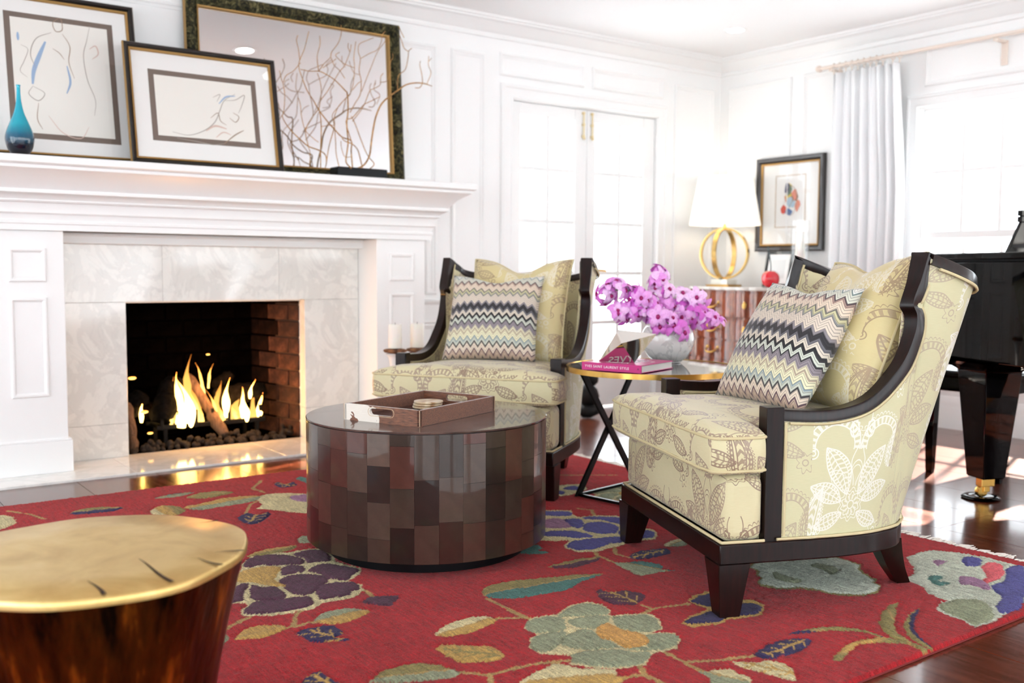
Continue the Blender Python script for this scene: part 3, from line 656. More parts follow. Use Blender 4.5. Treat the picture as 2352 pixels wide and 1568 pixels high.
# branch sculpture
BRANCHES = (((2.577,4.994,1.545,0.0029),(2.613,5.001,1.555,0.0029),(2.651,4.995,1.578,0.0029),(2.682,4.993,1.63,0.0029),(2.699,5.001,1.712,0.0029),(2.719,5.014,1.787,0.0029),(2.734,5.011,1.853,0.0029),(2.767,5.01,1.921,0.0029),(2.81,4.997,1.967,0.0026),(2.873,5.004,2.011,0.0027),(2.921,4.998,2.045,0.0024),(2.98,4.996,2.062,0.0024),(3.04,4.994,2.065,0.0021),(3.094,4.997,2.057,0.0012)),((3.03,5.081,2.052,0.0015),(3.061,5.08,2.057,0.0015),(3.079,5.08,2.089,0.0015),(3.064,5.065,2.138,0.0013),(3.054,5.068,2.182,0.0012),(3.063,5.076,2.208,0.0009)),((3.099,5.062,2.081,0.0012),(3.126,5.062,2.145,0.0012),(3.098,5.043,2.183,0.0012),(3.108,5.056,2.239,0.0009)),((3.102,5.047,2.207,0.0009),(3.116,5.039,2.226,0.0006)),((2.877,5.018,2.013,0.0015),(2.889,5.038,2.076,0.0015),(2.9,5.036,2.107,0.0014),(2.935,5.029,2.139,0.0014),(2.949,5.023,2.206,0.0014),(2.962,5.037,2.246,0.0013),(2.978,5.029,2.262,0.0009)),((2.985,5.077,2.252,0.0012),(2.95,5.068,2.265,0.0012),(2.931,5.066,2.306,0.0011),(2.921,5.071,2.335,0.0007)),((2.919,5.015,2.31,0.0011),(2.899,5.018,2.344,0.0009),(2.894,5.031,2.375,0.0007)),((2.559,4.973,1.549,0.0026),(2.534,4.987,1.584,0.0023),(2.538,4.979,1.647,0.0023),(2.546,4.985,1.698,0.0023),(2.538,4.984,1.789,0.0023),(2.545,4.981,1.859,0.0023),(2.549,4.996,1.953,0.0023),(2.524,4.977,1.969,0.002),(2.465,4.982,2.019,0.0017),(2.401,4.977,2.045,0.0016),(2.375,4.988,2.054,0.0016),(2.318,4.979,2.046,0.0013),(2.267,4.981,2.05,0.0011)),((2.405,5.05,2.068,0.0015),(2.401,5.056,2.12,0.0014),(2.405,5.064,2.157,0.0011),(2.412,5.045,2.21,0.001),(2.41,5.044,2.255,0.0007)),((2.386,5.009,2.059,0.0013),(2.415,5.006,2.1,0.0012),(2.449,4.997,2.137,0.0012),(2.458,4.999,2.167,0.0012),(2.496,4.995,2.22,0.0012),(2.517,5.002,2.272,0.0011),(2.512,4.992,2.318,0.0011)),((2.433,5.059,2.09,0.001),(2.488,5.061,2.128,0.0009),(2.513,5.055,2.148,0.0007)),((2.614,5.064,1.552,0.0026),(2.609,5.071,1.654,0.0023),(2.618,5.087,1.714,0.0023),(2.56,5.083,1.73,0.0022),(2.508,5.074,1.768,0.0022),(2.467,5.087,1.815,0.0021),(2.417,5.079,1.866,0.0021),(2.389,5.084,1.913,0.0017),(2.345,5.071,1.963,0.0016),(2.318,5.069,2.022,0.0015),(2.302,5.075,2.076,0.0013),(2.303,5.067,2.116,0.0012),(2.333,5.073,2.177,0.0011),(2.355,5.087,2.237,0.0009),(2.36,5.072,2.277,0.0007)),((2.259,4.97,2.095,0.0011),(2.254,4.973,2.149,0.0011),(2.25,4.988,2.198,0.0009),(2.253,4.978,2.224,0.0007)),((2.276,4.999,2.088,0.001),(2.248,5.021,2.047,0.001),(2.197,5.007,2.012,0.001),(2.176,5.002,1.975,0.001),(2.157,4.998,2.033,0.0008)),((2.166,4.978,1.97,0.0011),(2.181,4.99,1.913,0.0011),(2.171,4.977,1.83,0.0011),(2.162,4.975,1.788,0.0013),(2.207,4.985,1.732,0.0017),(2.263,4.98,1.682,0.002),(2.316,4.997,1.653,0.002),(2.366,4.976,1.634,0.002),(2.409,4.986,1.614,0.0019),(2.419,4.992,1.577,0.0017),(2.407,4.983,1.54,0.0014)),((2.353,5.078,1.664,0.0017),(2.336,5.073,1.746,0.0015),(2.377,5.077,1.82,0.0015),(2.412,5.068,1.871,0.0015),(2.428,5.077,1.916,0.0014),(2.462,5.073,1.962,0.0013),(2.505,5.088,2.018,0.0013),(2.548,5.087,2.087,0.0012),(2.576,5.079,2.124,0.0012),(2.603,5.068,2.197,0.001),(2.614,5.073,2.242,0.0007)),((2.567,4.997,2.181,0.0009),(2.556,4.998,2.207,0.0008),(2.566,5.013,2.232,0.0006)),((2.38,4.983,1.538,0.0018),(2.391,5.004,1.639,0.0018),(2.392,4.996,1.742,0.0018),(2.393,5.006,1.813,0.0016),(2.376,4.992,1.865,0.0015)),((2.427,5.074,1.916,0.0013),(2.433,5.077,1.973,0.0011),(2.425,5.076,2.021,0.0011),(2.407,5.07,2.06,0.001)),((2.414,4.982,1.575,0.0016),(2.438,4.998,1.663,0.0015),(2.471,4.999,1.77,0.0015),(2.471,4.999,1.82,0.0014),(2.488,4.985,1.876,0.0012),(2.532,4.993,1.923,0.0013),(2.573,4.996,1.97,0.0011),(2.588,4.993,2.042,0.0011),(2.594,4.997,2.114,0.001),(2.587,4.99,2.154,0.0009),(2.601,4.993,2.241,0.0006)),((2.522,5.043,1.552,0.0014),(2.511,5.059,1.631,0.0014),(2.508,5.06,1.702,0.0014),(2.49,5.038,1.784,0.0013),(2.49,5.06,1.843,0.0011),(2.533,5.06,1.897,0.001),(2.562,5.053,1.934,0.0009)),((2.57,4.994,1.701,0.0017),(2.53,4.976,1.801,0.0016),(2.58,4.996,1.829,0.0016),(2.625,4.988,1.882,0.0015),(2.641,4.974,1.904,0.0014),(2.691,4.976,1.93,0.0013),(2.747,4.988,1.959,0.0008)),((2.604,5.043,1.816,0.0014),(2.672,5.047,1.902,0.0013),(2.704,5.03,1.989,0.0013),(2.726,5.025,2.005,0.0012),(2.78,5.047,2.036,0.0011),(2.772,5.025,2.075,0.0009),(2.8,5.046,2.103,0.0006)),((2.753,4.999,2.04,0.0011),(2.795,4.998,2.052,0.0011),(2.817,5.001,2.098,0.0011),(2.817,4.993,2.155,0.0009),(2.838,5.001,2.188,0.0008),(2.825,4.984,2.205,0.0006)),((2.589,5.043,1.864,0.0015),(2.628,5.057,1.92,0.0014),(2.659,5.054,1.973,0.0014),(2.66,5.046,2.044,0.0014),(2.649,5.048,2.1,0.0013),(2.651,5.036,2.163,0.0013),(2.639,5.036,2.197,0.0012),(2.651,5.049,2.243,0.001),(2.698,5.047,2.271,0.0009),(2.744,5.056,2.293,0.0006)),((2.649,5.032,2.162,0.001),(2.709,5.038,2.199,0.001),(2.764,5.047,2.229,0.0011),(2.786,5.041,2.274,0.0009),(2.784,5.029,2.308,0.0008),(2.816,5.049,2.338,0.0006)),((2.667,5.053,1.988,0.0011),(2.698,5.064,2.051,0.0011),(2.729,5.06,2.126,0.0011),(2.776,5.07,2.22,0.001),(2.812,5.058,2.274,0.0009),(2.836,5.056,2.313,0.0007)),((2.617,5.04,2.109,0.0009),(2.546,5.019,2.118,0.0009),(2.507,5.019,2.142,0.0008),(2.498,5.032,2.163,0.0007),(2.525,5.038,2.182,0.0005)),((2.661,5.03,1.545,0.0021),(2.65,5.04,1.611,0.0021),(2.633,5.038,1.66,0.002),(2.592,5.021,1.687,0.0019),(2.554,5.04,1.704,0.0017),(2.53,5.024,1.715,0.0016)),((2.679,5.018,1.546,0.0019),(2.719,5.008,1.584,0.0018),(2.695,5.017,1.619,0.0016),(2.663,5.002,1.651,0.0016),(2.64,5.019,1.723,0.0016),(2.599,5.002,1.796,0.0015),(2.575,5.002,1.837,0.0014)),((2.335,5.026,1.546,0.0012),(2.342,5.03,1.616,0.0012),(2.335,5.039,1.658,0.0011)),((2.396,5.039,1.684,0.001),(2.369,5.047,1.704,0.0009),(2.326,5.052,1.743,0.0008),(2.304,5.051,1.81,0.0008),(2.299,5.056,1.88,0.0007),(2.282,5.051,1.919,0.0006)),((2.385,4.981,1.761,0.001),(2.438,4.996,1.774,0.0009),(2.463,4.984,1.775,0.0009)),((2.608,5.068,1.624,0.0012),(2.563,5.06,1.621,0.0012),(2.544,5.061,1.669,0.001),(2.54,5.059,1.705,0.0009)),((2.594,5.021,1.983,0.001),(2.621,5.011,2.02,0.0009),(2.651,5.021,2.039,0.0009)),((2.546,5.019,2.041,0.0009),(2.514,5.017,2.079,0.0008),(2.48,5.013,2.102,0.0007),(2.459,5.009,2.141,0.0006)))

m = M_branch = Mat('gilded_branch', (168, 128, 78), .55, metal=.1)
nz = m.noise(m.coord('Object'), 40, 4); m.color(m.ramp(nz, [(.3, (128, 88, 44)), (.6, (190, 144, 84)), (.8, (222, 182, 120))]))
tw = thing('branch_sculpture', 'spray of bare gilded curly branches on a black base before the mirror', 'sculpture', (2.62, 5.03, 1.502))
for b in BRANCHES:
    P = cr([q[:4] for q in b], 5)
    MB().tube([(p[0]-2.62, p[1]-5.03, max(p[2]-1.502, .012)) for p in P], [max(p[3]*1.6, .0018) for p in P], 7).build('branch', M_branch.m, tw, smooth=60)
MB().box(-.14, .17, -.05, .05, 0, .055).build('base', M_blackmetal.m, tw, bevel=.006)
# ------------------------------------------------------------------ damask fabric
def damask(name, motif_a, motif_b, base=(214, 206, 166), base2=(222, 216, 180), W=.31, Hh=.43, off=(0, 0), amt=1.0, rough=.55):
    m = Mat(name, base, rough, sheen=.25); nt = m.nt
    u, v = m.uv(); u = u+off[0]; v = v+off[1]
    col = (u/W).floor(); x = ((u/W).frac()-.5)*W; y = (((v+col*(Hh/2))/Hh).frac()-.5)*Hh
    # gentle hand-drawn wobble
    wob = Ex(nt, m.noise(m.coord('UV'), 9, 2))-.5
    x = x+wob*.012; y = y+wob*.012
    ax = x.abs(); LW = .0024
    def hyp(a, b): return (a*a+b*b).sqrt()
    # rosette
    cy = y+.09; r = hyp(x, cy); th = x.atan2(cy)
    pat = (r-.012).line(LW).max((r-((th*10).cos()*.004+.034)).line(LW)).max((r-((th*10).cos()*.005+.045)).line(LW*.8))
    pat = pat.max(((th*10).sin().gt(.1))*(r.gt(.015))*(r.lt(.029))*.8)
    def leaf(p, x0, y0, ang, L, hw, tick=.0105):
        c, s = math.cos(ang), math.sin(ang)
        a = ax-x0; b = y-y0; ss = a*c+b*s; tt = (b*c-a*s)-(ss*(L-ss))*(.9 if ang > .4 else -.9)
        w = (ss*(L-ss))*(4*hw/(L*L)); ins = ss.gt(0)*ss.lt(L); t = tt.abs()
        q = (t-w).line(LW).max((t-w*.6).line(LW*.7)).max(tt.line(LW*.8)*t.lt(w))
        q = q.max((ss*(2*PI/tick)).sin().gt(0)*t.gt(w*.62)*t.lt(w)*.85)
        q = q.max(((ss*(2*PI/(tick*1.6))+t*160).sin().gt(.45))*t.lt(w*.55)*.75)
        return p.max(q*ins)
    pat = leaf(pat, .022, -.062, 1.02, .17, .034)
    pat = leaf(pat, .040, -.080, .42, .125, .027)
    pat = leaf(pat, .030, -.115, -.35, .11, .022)
    fanm = r.gt(.05)*th.abs().lt(1.25)*cy.gt(0)
    cf = (th*4.5).cos().abs()
    pat = pat.max(((r-(cf*.06+.07)).line(LW).max((r-(cf*.05+.066)).line(LW*.8)).max(((th*18).sin()).line(.12)*r.gt(.06)*r.lt(.082)))*fanm)
    # small leaning teardrops between the bouquets
    x2 = ((u/W+.5).frac()-.5)*W+wob*.01; y2 = (((v+((u/W+.5).floor())*(Hh/2)+Hh*.27)/Hh).frac()-.5)*Hh
    sB = (y2+.085)/.17; wB = (sB.max(.0001)).sqrt()*(sB*-1.0+1.0)*.085; aB = (x2-sB*sB*.045).abs(); iB = sB.gt(0)*sB.lt(1)
    bot = (aB-wB).line(LW).max((aB-wB*.74).line(LW)).max((aB-wB*.42).line(LW)).max((sB*75).sin().gt(0)*aB.gt(wB*.76)*aB.lt(wB)*.9).max((sB*40+aB*240).sin().gt(.2)*aB.lt(wB*.38)*.8).max((aB-wB-((sB*60).sin().abs()*.006+.002)).line(LW*.8))
    pat = pat.max(bot*iB)
    # big ladder arc with curl
    a = ax-.085; b = y-.085; r2 = hyp(a, b); t2 = b.atan2(a)
    up = b.gt(-.012)
    arc = (r2-.083).line(LW).max((r2-.062).line(LW)).max(((t2*26).sin().gt(0))*r2.gt(.064)*r2.lt(.081)*.85).max((r2-((t2*18).sin().abs()*.008+.089)).line(LW*.8))
    pat = pat.max(arc*up)
    a = ax-.152; b = y-.066; r3 = hyp(a, b)
    pat = pat.max((r3-.016).line(LW)).max((r3-.007).line(LW))
    # scrolling centre stem and buds
    st = (ax-((y*46).sin()*.010+.015)).line(LW*.9)*(y.gt(-.035))*(y.lt(.2))
    pat = pat.max(st)
    a = ax-.03; b = y-.135; r4 = hyp(a, b*.6); pat = pat.max((r4-.014).line(LW)).max((r4-.006).line(LW*.9))
    a = ax-.135; b = y+.175; r5 = hyp(a, b); t5 = b.atan2(a); pat = pat.max((r5-((t5*7).cos()*.006+.026)).line(LW)).max((r5-.009).line(LW))
    weave = Ex(nt, m.noise(m.coord('UV', (40, 900, 1)), 1, 2))
    sel = (col*.5).frac().gt(.25)
    mc = m.mix(sel.k, motif_a, motif_b)
    bc = m.mix(weave.k, base, base2)
    m.color(m.mix((pat*amt).k, bc, mc))
    rg = pat*-.2+rough; m.l(rg, m.p.inputs['Roughness'])
    m.bump(weave.k, .1, .002)
    return m
M_fabF = damask('damask_front', (144, 120, 102), (158, 136, 118), base=(204, 194, 150), base2=(218, 210, 172))
M_fabS = damask('damask_side', (168, 150, 134), (238, 238, 234), base=(196, 192, 150), base2=(212, 208, 170), off=(.16, .04), amt=.74)  # same fabric; its satin sheen from this side put into motif colours
M_fabC = damask('damask_pillow', (232, 226, 208), (158, 132, 110), base=(206, 190, 134), base2=(220, 206, 156), W=.3, Hh=.4, off=(.1, .1), amt=.8, rough=.45)
M_pipe = Mat('piping_cord', (206, 192, 150), .7)

# ------------------------------------------------------------------ armchair (local: +x forward, +y sitter's left)
CE = [(-.115, .392, .592), (-.2, .395, .584), (-.3, .396, .581), (-.38, .396, .592), (-.44, .395, .615), (-.495, .395, .66), (-.55, .393, .724), (-.582, .392, .80), (-.589, .39, .852), (-.575, .39, .894), (-.600, .39, .965), (-.622, .389, 1.04), (-.71, .385, 1.012), (-.80, .36, .98), (-.885, .25, .957), (-.915, .11, .947), (-.92, 0, .945)]
CB = [(-.115, .402), (-.2, .402), (-.27, .401), (-.33, .398), (-.38, .393), (-.43, .386), (-.475, .375), (-.51, .362), (-.535, .352), (-.55, .345), (-.565, .337), (-.585, .325), (-.62, .29), (-.66, .235), (-.69, .15), (-.703, .07), (-.706, 0)]
def make_chair():
    root = thing('armchair')
    n = 6
    # keep the sharp corners at the kink (9) and the wing tip (11)
    def res(L):
        segs = [L[0:12], L[11:]]; out = []
        for s in segs:
            q = cr(s, n); out += q if not out else q[1:]
        return out
    E = res(CE); B = res([(a, b, .207) for a, b in CB])
    Em = [(p[0], -p[1], p[2]) for p in E[::-1]][1:]; Bm = [(p[0], -p[1], p[2]) for p in B[::-1]][1:]
    E = [Vector(p) for p in E+Em]; B = [Vector(p) for p in B+Bm]; N = len(E)
    # plan normals (outward) from bottom curve blended with top curve
    NR = []
    for i in range(N):
        t = (B[min(i+1, N-1)]-B[max(i-1, 0)])+(E[min(i+1, N-1)]-E[max(i-1, 0)])*.3; t.z = 0; t.normalize()
        nn = Vector((-t.y, t.x, 0))
        if nn.dot(B[i]-Vector((-.25, 0, .2))) < 0: nn = -nn
        NR.append(nn)
    TH = [.036+.04*max(0, min(1, (abs(i-N/2) < N*.22)*(1-abs(i-N/2)/(N*.22)))) for i in range(N)]
    SD = []
    for i in range(N):
        tt = (E[min(i+1, N-1)]-E[max(i-1, 0)]).normalized(); SD.append(tt.cross(NR[i]).normalized())
    R = 14
    arc = [0]
    for i in range(1, N): arc.append(arc[-1]+((B[i]-B[i-1]).length+(E[i]-E[i-1]).length*.4)/1.25)
    def shell(off, z0, name, mat, flip):
        mb = MB(); rows = []; uv = []
        for i in range(N):
            b = B[i].copy(); e = E[i]+SD[i]*.016
            row = []
            for k in range(R+1):
                t = k/R; p = b.lerp(e, t)
                p = p-NR[i]*(off*TH[i] if off else -.0)+NR[i]*(.003*math.sin(PI*t) if not off else .004*math.sin(PI*t))
                if z0 and p.z < z0: p.z = p.z
                row.append(p)
            rows.append(row); uv.append([(arc[i]+.0, row[k].z) for k in range(R+1)])
        mb.grid(rows)
        me = mb.mesh(name, smooth=60)
        lay = me.uv_layers.new(name='UVMap'); flat = [q for r_ in uv for q in r_]
        for l in me.loops: lay.data[l.index].uv = flat[l.vertex_index]
        return link(name, me, mat, root)
    shell(0, None, 'outer_upholstery', M_fabS.m, False)
    shell(1.0, .3, 'inner_upholstery', M_fabF.m, True)
    # wood trim following the arm, wing and top rail
    tr = MB(); rows = []
    for i in range(N):
        d = (B[i]-E[i]).normalized(); nn = NR[i]
        t = (E[min(i+1, N-1)]-E[max(i-1, 0)]).normalized(); side = t.cross(nn).normalized()
        o, q, th = .006, .033, TH[i]+.012
        c = E[i]
        rows.append([c+nn*(o-.003), c+nn*o+side*.005, c+nn*o+side*q, c-nn*(th-o)+side*q, c-nn*(th-o)+side*.005, c-nn*(th-o-.003)])
    tr.grid(rows, closev=True); tr.fan(rows[0]); tr.fan(rows[-1], True)
    tr.build('wood_trim', M_darkwood.m, root, smooth=35)
    def pip(pts, r=.0045, par=root): MB().tube(pts, r, 6).build('piping', M_pipe.m, par, smooth=60)
    tip = max(range(N//2), key=lambda i: E[i].z)
    for i0, i1 in ((5, tip-2), (tip+3, N-tip-4), (N-tip+1, N-5)):
        pip([E[i]+NR[i]*.005+SD[i]*.039 for i in range(i0, i1)])
        pip([E[i]-NR[i]*(TH[i]+.002)+SD[i]*.039 for i in range(i0, i1)])
    pip([B[i]+NR[i]*.008+Vector((0, 0, .006)) for i in range(2, N-2)])
    for s in (1, -1):
        pip([(-.168, s*.404, .22), (-.168, s*.402, .55)], .0045)
    for s in (1, -1):   # front posts of the arms
        MB().box(-.163, -.108, min(s*.352, s*.403), max(s*.352, s*.403), .2, .594).build('arm_post', M_darkwood.m, root, bevel=.003)
    # base rail all round
    plan = [(.035, -.415), (.035, .415)]+[(p.x, p.y+.012*(1 if p.y > 0 else -1)) if abs(p.y) > .2 else (p.x-.012, p.y) for p in B]
    MB().prism(plan, .148, .207).build('base_rail', M_darkwood.m, root, bevel=.004, smooth=30)
    MB().box(-.64, -.1, -.28, .28, .205, .40).build('seat_deck', M_fabF.m, root, uvbox=(0, 0))
    MB().box(-.19, -.09, -.37, .37, .20, .402).build('seat_deck', M_fabF.m, root, uvbox=(0, 0))
    MB().box(-.107, .022, -.404, .404, .206, .402).build('front_upholstery', M_fabF.m, root, bevel=.032, seg=4, uvbox=(.17, .13), smooth=50)
    pip([(-.105, -.409, .212), (.025, -.409, .212), (.027, -.405, .212), (.027, .405, .212), (.025, .409, .212), (-.105, .409, .212)])
    # T-shaped seat cushion
    C0 = (-.02, 0)
    half = [(.075, 0), (.078, .2), (.076, .36), (.068, .415), (.05, .432), (0, .436), (-.075, .434), (-.092, .425), (-.1, .39), (-.104, .345), (-.13, .336), (-.3, .33), (-.5, .30), (-.58, .27), (-.61, .2), (-.62, .0)]
    ol = []
    for k in range(len(half)-1):
        for t in (0, .25, .5, .75): ol.append((half[k][0]*(1-t)+half[k+1][0]*t, half[k][1]*(1-t)+half[k+1][1]*t))
    ol = ol+[(.0+half[-1][0], 0)]+[(p[0], -p[1]) for p in ol[:0:-1]]
    sc = [(.0, .410), (.6, .408), (.92, .408), (.985, .412), (1.0, .420), (1.008, .44), (1.012, .467), (1.008, .495), (1.0, .515), (.99, .523), (.93, .535), (.8, .548), (.6, .557), (.35, .562), (0.0, .564)]
    rows = [[(C0[0]+(p[0]-C0[0])*s, C0[1]+(p[1]-C0[1])*s, z) for s, z in sc] for p in ol]
    cu = MB().grid(rows, closeu=True).build('seat_cushion', M_fabF.m, root, smooth=70, uvbox=(.02, .05))
    for zz in (.421, .515):
        MB().tube([(C0[0]+(p[0]-C0[0])*1.006, C0[1]+(p[1]-C0[1])*1.006, zz) for p in ol], .0045, 6, closed=True).build('piping', M_pipe.m, cu, smooth=60)
    # legs
    for s in (1, -1):
        l = MB(); y0 = s*.372
        P = [(.045, .06, 0), (.045, .06, 0)]
        top = [(-.058, y0-.05), (.04, y0-.05), (.04, y0+.05), (-.058, y0+.05)]
        bot = [(-.028, y0+s*.022-.028), (.034, y0+s*.022-.028), (.034, y0+s*.022+.028), (-.028, y0+s*.022+.028)]
        l.grid([[(x, y, 0) for x, y in bot], [(x, y, .15) for x, y in top]], closev=True); l.fan([(x, y, 0) for x, y in bot]); l.fan([(x, y, .15) for x, y in top])
        l.build('leg', M_darkwood.m, root, bevel=.003)
        pts = cr([(-.585, s*.265, .16), (-.605, s*.26, .11), (-.635, s*.248, .055), (-.675, s*.233, 0)], 5)
        fr_ = [(Vector((.94, -.34*s*-1, 0)).normalized(), Vector((.34*s*-1*-1, .94, 0)).normalized())]*len(pts)
        rows = []
        for i, p in enumerate(pts):
            w = .043-.02*i/(len(pts)-1); rows.append([Vector(p)+Vector((w*a, w*.8*b, 0)) for a, b in ((-1, -1), (1, -1), (1, 1), (-1, 1))])
        q = MB().grid(rows, closev=True); q.fan(rows[0]); q.fan(rows[-1]); q.build('leg', M_darkwood.m, root, smooth=40)
    return root
RUGZ = .018
chR = make_chair()
chR['label'] = 'dark wood trimmed damask armchair nearest the camera, seen from its side'; chR['category'] = 'armchair'; chR['group'] = 'pair of damask armchairs'
chR.location = (2.311, 2.246, RUGZ); chR.rotation_euler = (0, 0, 2.740)
chL = copy_tree(chR)
chL['label'] = 'dark wood trimmed damask armchair behind the drum table, facing the camera'
CLP = (2.42, 3.625, -2.56)
chL.location = (CLP[0], CLP[1], RUGZ); chL.rotation_euler = (0, 0, CLP[2])

# ------------------------------------------------------------------ pillows
def chevron():
    m = Mat('zigzag_weave', (220, 210, 195), .7, sheen=.2); nt = m.nt
    u, v = m.uv()
    z = ((u*12.5).frac()-.5).abs()*2
    s = (v+z*.052+.03)/1.14
    ch = [(0, '#2c2c32'), (.022, '#d8d2c2'), (.045, '#4a4444'), (.06, '#bda592'), (.10, '#6a5058'), (.115, '#dccbb8'), (.16, '#3a3638'), (.172, '#c2c6b8'), (.205, '#8d9ca0'), (.222, '#e2ddba'), (.27, '#b09c88'), (.285, '#d8d0b0'),
          (.315, '#8f868c'), (.36, '#2b2a2e'), (.378, '#cdd2c4'), (.41, '#1d1d20'), (.44, '#d9cfbe'), (.475, '#6b6a70'), (.50, '#2a292d'), (.545, '#8a8488'), (.57, '#dccfbe'), (.655, '#8a8a88'), (.672, '#c9c49a'), (.70, '#74716a'), (.715, '#e6d4be'), (.78, '#b4988a'), (.80, '#5a4a4c'), (.815, '#d6d6c6'), (.87, '#8fa09c'), (.885, '#ecebe2')]
    fine = (((v+z*.052)*40).frac()).gt(.76)
    c = m.ramp(s.k, [(p, lin(h)) for p, h in ch], 'CONSTANT')
    c = m.mix((fine*.6).k, c, '#3c3a3c')
    c = m.mix(((fine*-1.0+1.0)*0.0).k, c, '#ffffff')
    w = m.noise(m.coord('UV', (300, 300, 1)), 1, 2); m.bump(w, .15, .002)
    m.color(c); return m
M_chev = chevron()
def pillow_mesh(name, s, t, chop, pinch=.055, n=30, seed=0):
    rn = random.Random(seed); ph = [rn.uniform(0, 6) for _ in range(4)]
    P = {}; mb = MB()
    def pos(i, j, side):
        x = -1+2*i/n; y = -1+2*j/n
        e = (max(0, 1-x*x)**.55)*(max(0, 1-y*y)**.55)
        X = x*(1-pinch*(1-y*y)*abs(x)**3); Y = y*(1-pinch*(1-x*x)*abs(y)**3)
        Y -= chop*math.exp(-(x/.42)**2)*((y+1)/2)**3
        cr_ = .05*math.sin(5*x*abs(y)+ph[0])*e+.03*math.sin(9*(x+y)+ph[1])*abs(x*y)
        Z = side*t*(e+.02+.35*cr_*e)-.25*t*(1-y)*.2
        if chop: Z *= 1-.35*math.exp(-(x/.4)**2-((y-.75)/.5)**2)
        return (X*s, Y*s, Z)
    for side in (1, -1):
        mb.grid([[pos(i, j, side if (0 < i < n and 0 < j < n) else 0) for j in range(n+1)] for i in range(n+1)])
    me = mb.mesh(name, smooth=80, fixn=False)
    bm = bmesh.new(); bm.from_mesh(me); bmesh.ops.remove_doubles(bm, verts=bm.verts, dist=1e-5); bmesh.ops.recalc_face_normals(bm, faces=bm.faces); bm.to_mesh(me); bm.free()
    lay = me.uv_layers.new(name='UVMap')
    edge = [pos(i, 0, 0) for i in range(n)]+[pos(n, j, 0) for j in range(n)]+[pos(n-i, n, 0) for i in range(n)]+[pos(0, n-j, 0) for j in range(n)]
    return me, lay, edge
def place_pillow(name, label, group, chair, f, l, z, tilt, yaw, roll, s, t, chop, mat, metric, piping, seed):
    ang = chair[2]; O = Vector((chair[0], chair[1], 0)); a = Vector((math.cos(ang), math.sin(ang), 0)); L = Vector((-math.sin(ang), math.cos(ang), 0))
    nl = Vector((math.cos(yaw)*math.cos(tilt), math.sin(yaw)*math.cos(tilt), math.sin(tilt))); e1 = Vector((-math.sin(yaw), math.cos(yaw), 0)); e2 = nl.cross(e1)
    e1, e2 = math.cos(roll)*e1+math.sin(roll)*e2, -math.sin(roll)*e1+math.cos(roll)*e2
    W = lambda v: a*v.x+L*v.y+Vector((0, 0, v.z))
    e1, e2, nl = W(e1), W(e2), W(nl)
    c = O+a*f+L*l+Vector((0, 0, z))
    root = thing(name, label, 'pillow', group=group)
    root.matrix_world = Matrix(((e1.x, e2.x, nl.x, c.x), (e1.y, e2.y, nl.y, c.y), (e1.z, e2.z, nl.z, c.z), (0, 0, 0, 1)))
    me, lay, edge = pillow_mesh('cover', s, t, chop, seed=seed)
    for lp in me.loops:
        co = me.vertices[lp.vertex_index].co
        lay.data[lp.index].uv = (co.x, co.y) if metric else ((co.x/s+1)/2, (co.y/s+1)/2)
    link('cover', me, mat, root)
    if piping: MB().tube(edge, .0048, 6, closed=True).build('piping', M_pipe.m, root, smooth=60)
    return root
CR_ = (2.311, 2.246, 2.740)
place_pillow('back_cushion', 'cream damask back cushion with piped edge in the near armchair', 'cream damask cushions', CR_, -.575, .055, .80, .42, -.05, .06, .268, .115, .16, M_fabC.m, True, True, 1)
place_pillow('back_cushion', 'cream damask back cushion with piped edge in the far armchair', 'cream damask cushions', CLP, -.565, .03, .80, .30, -.06, .0, .262, .11, .24, M_fabC.m, True, True, 2)
place_pillow('throw_pillow', 'zigzag patterned throw pillow leaning in the near armchair', 'zigzag throw pillows', CR_, -.36, .035, .765, .55, .2, -.03, .222, .085, .1, M_chev.m, False, False, 3)
place_pillow('throw_pillow', 'zigzag patterned throw pillow standing in the far armchair', 'zigzag throw pillows', CLP, -.375, -.02, .775, .52, .14, 0, .224, .085, .14, M_chev.m, False, False, 4)
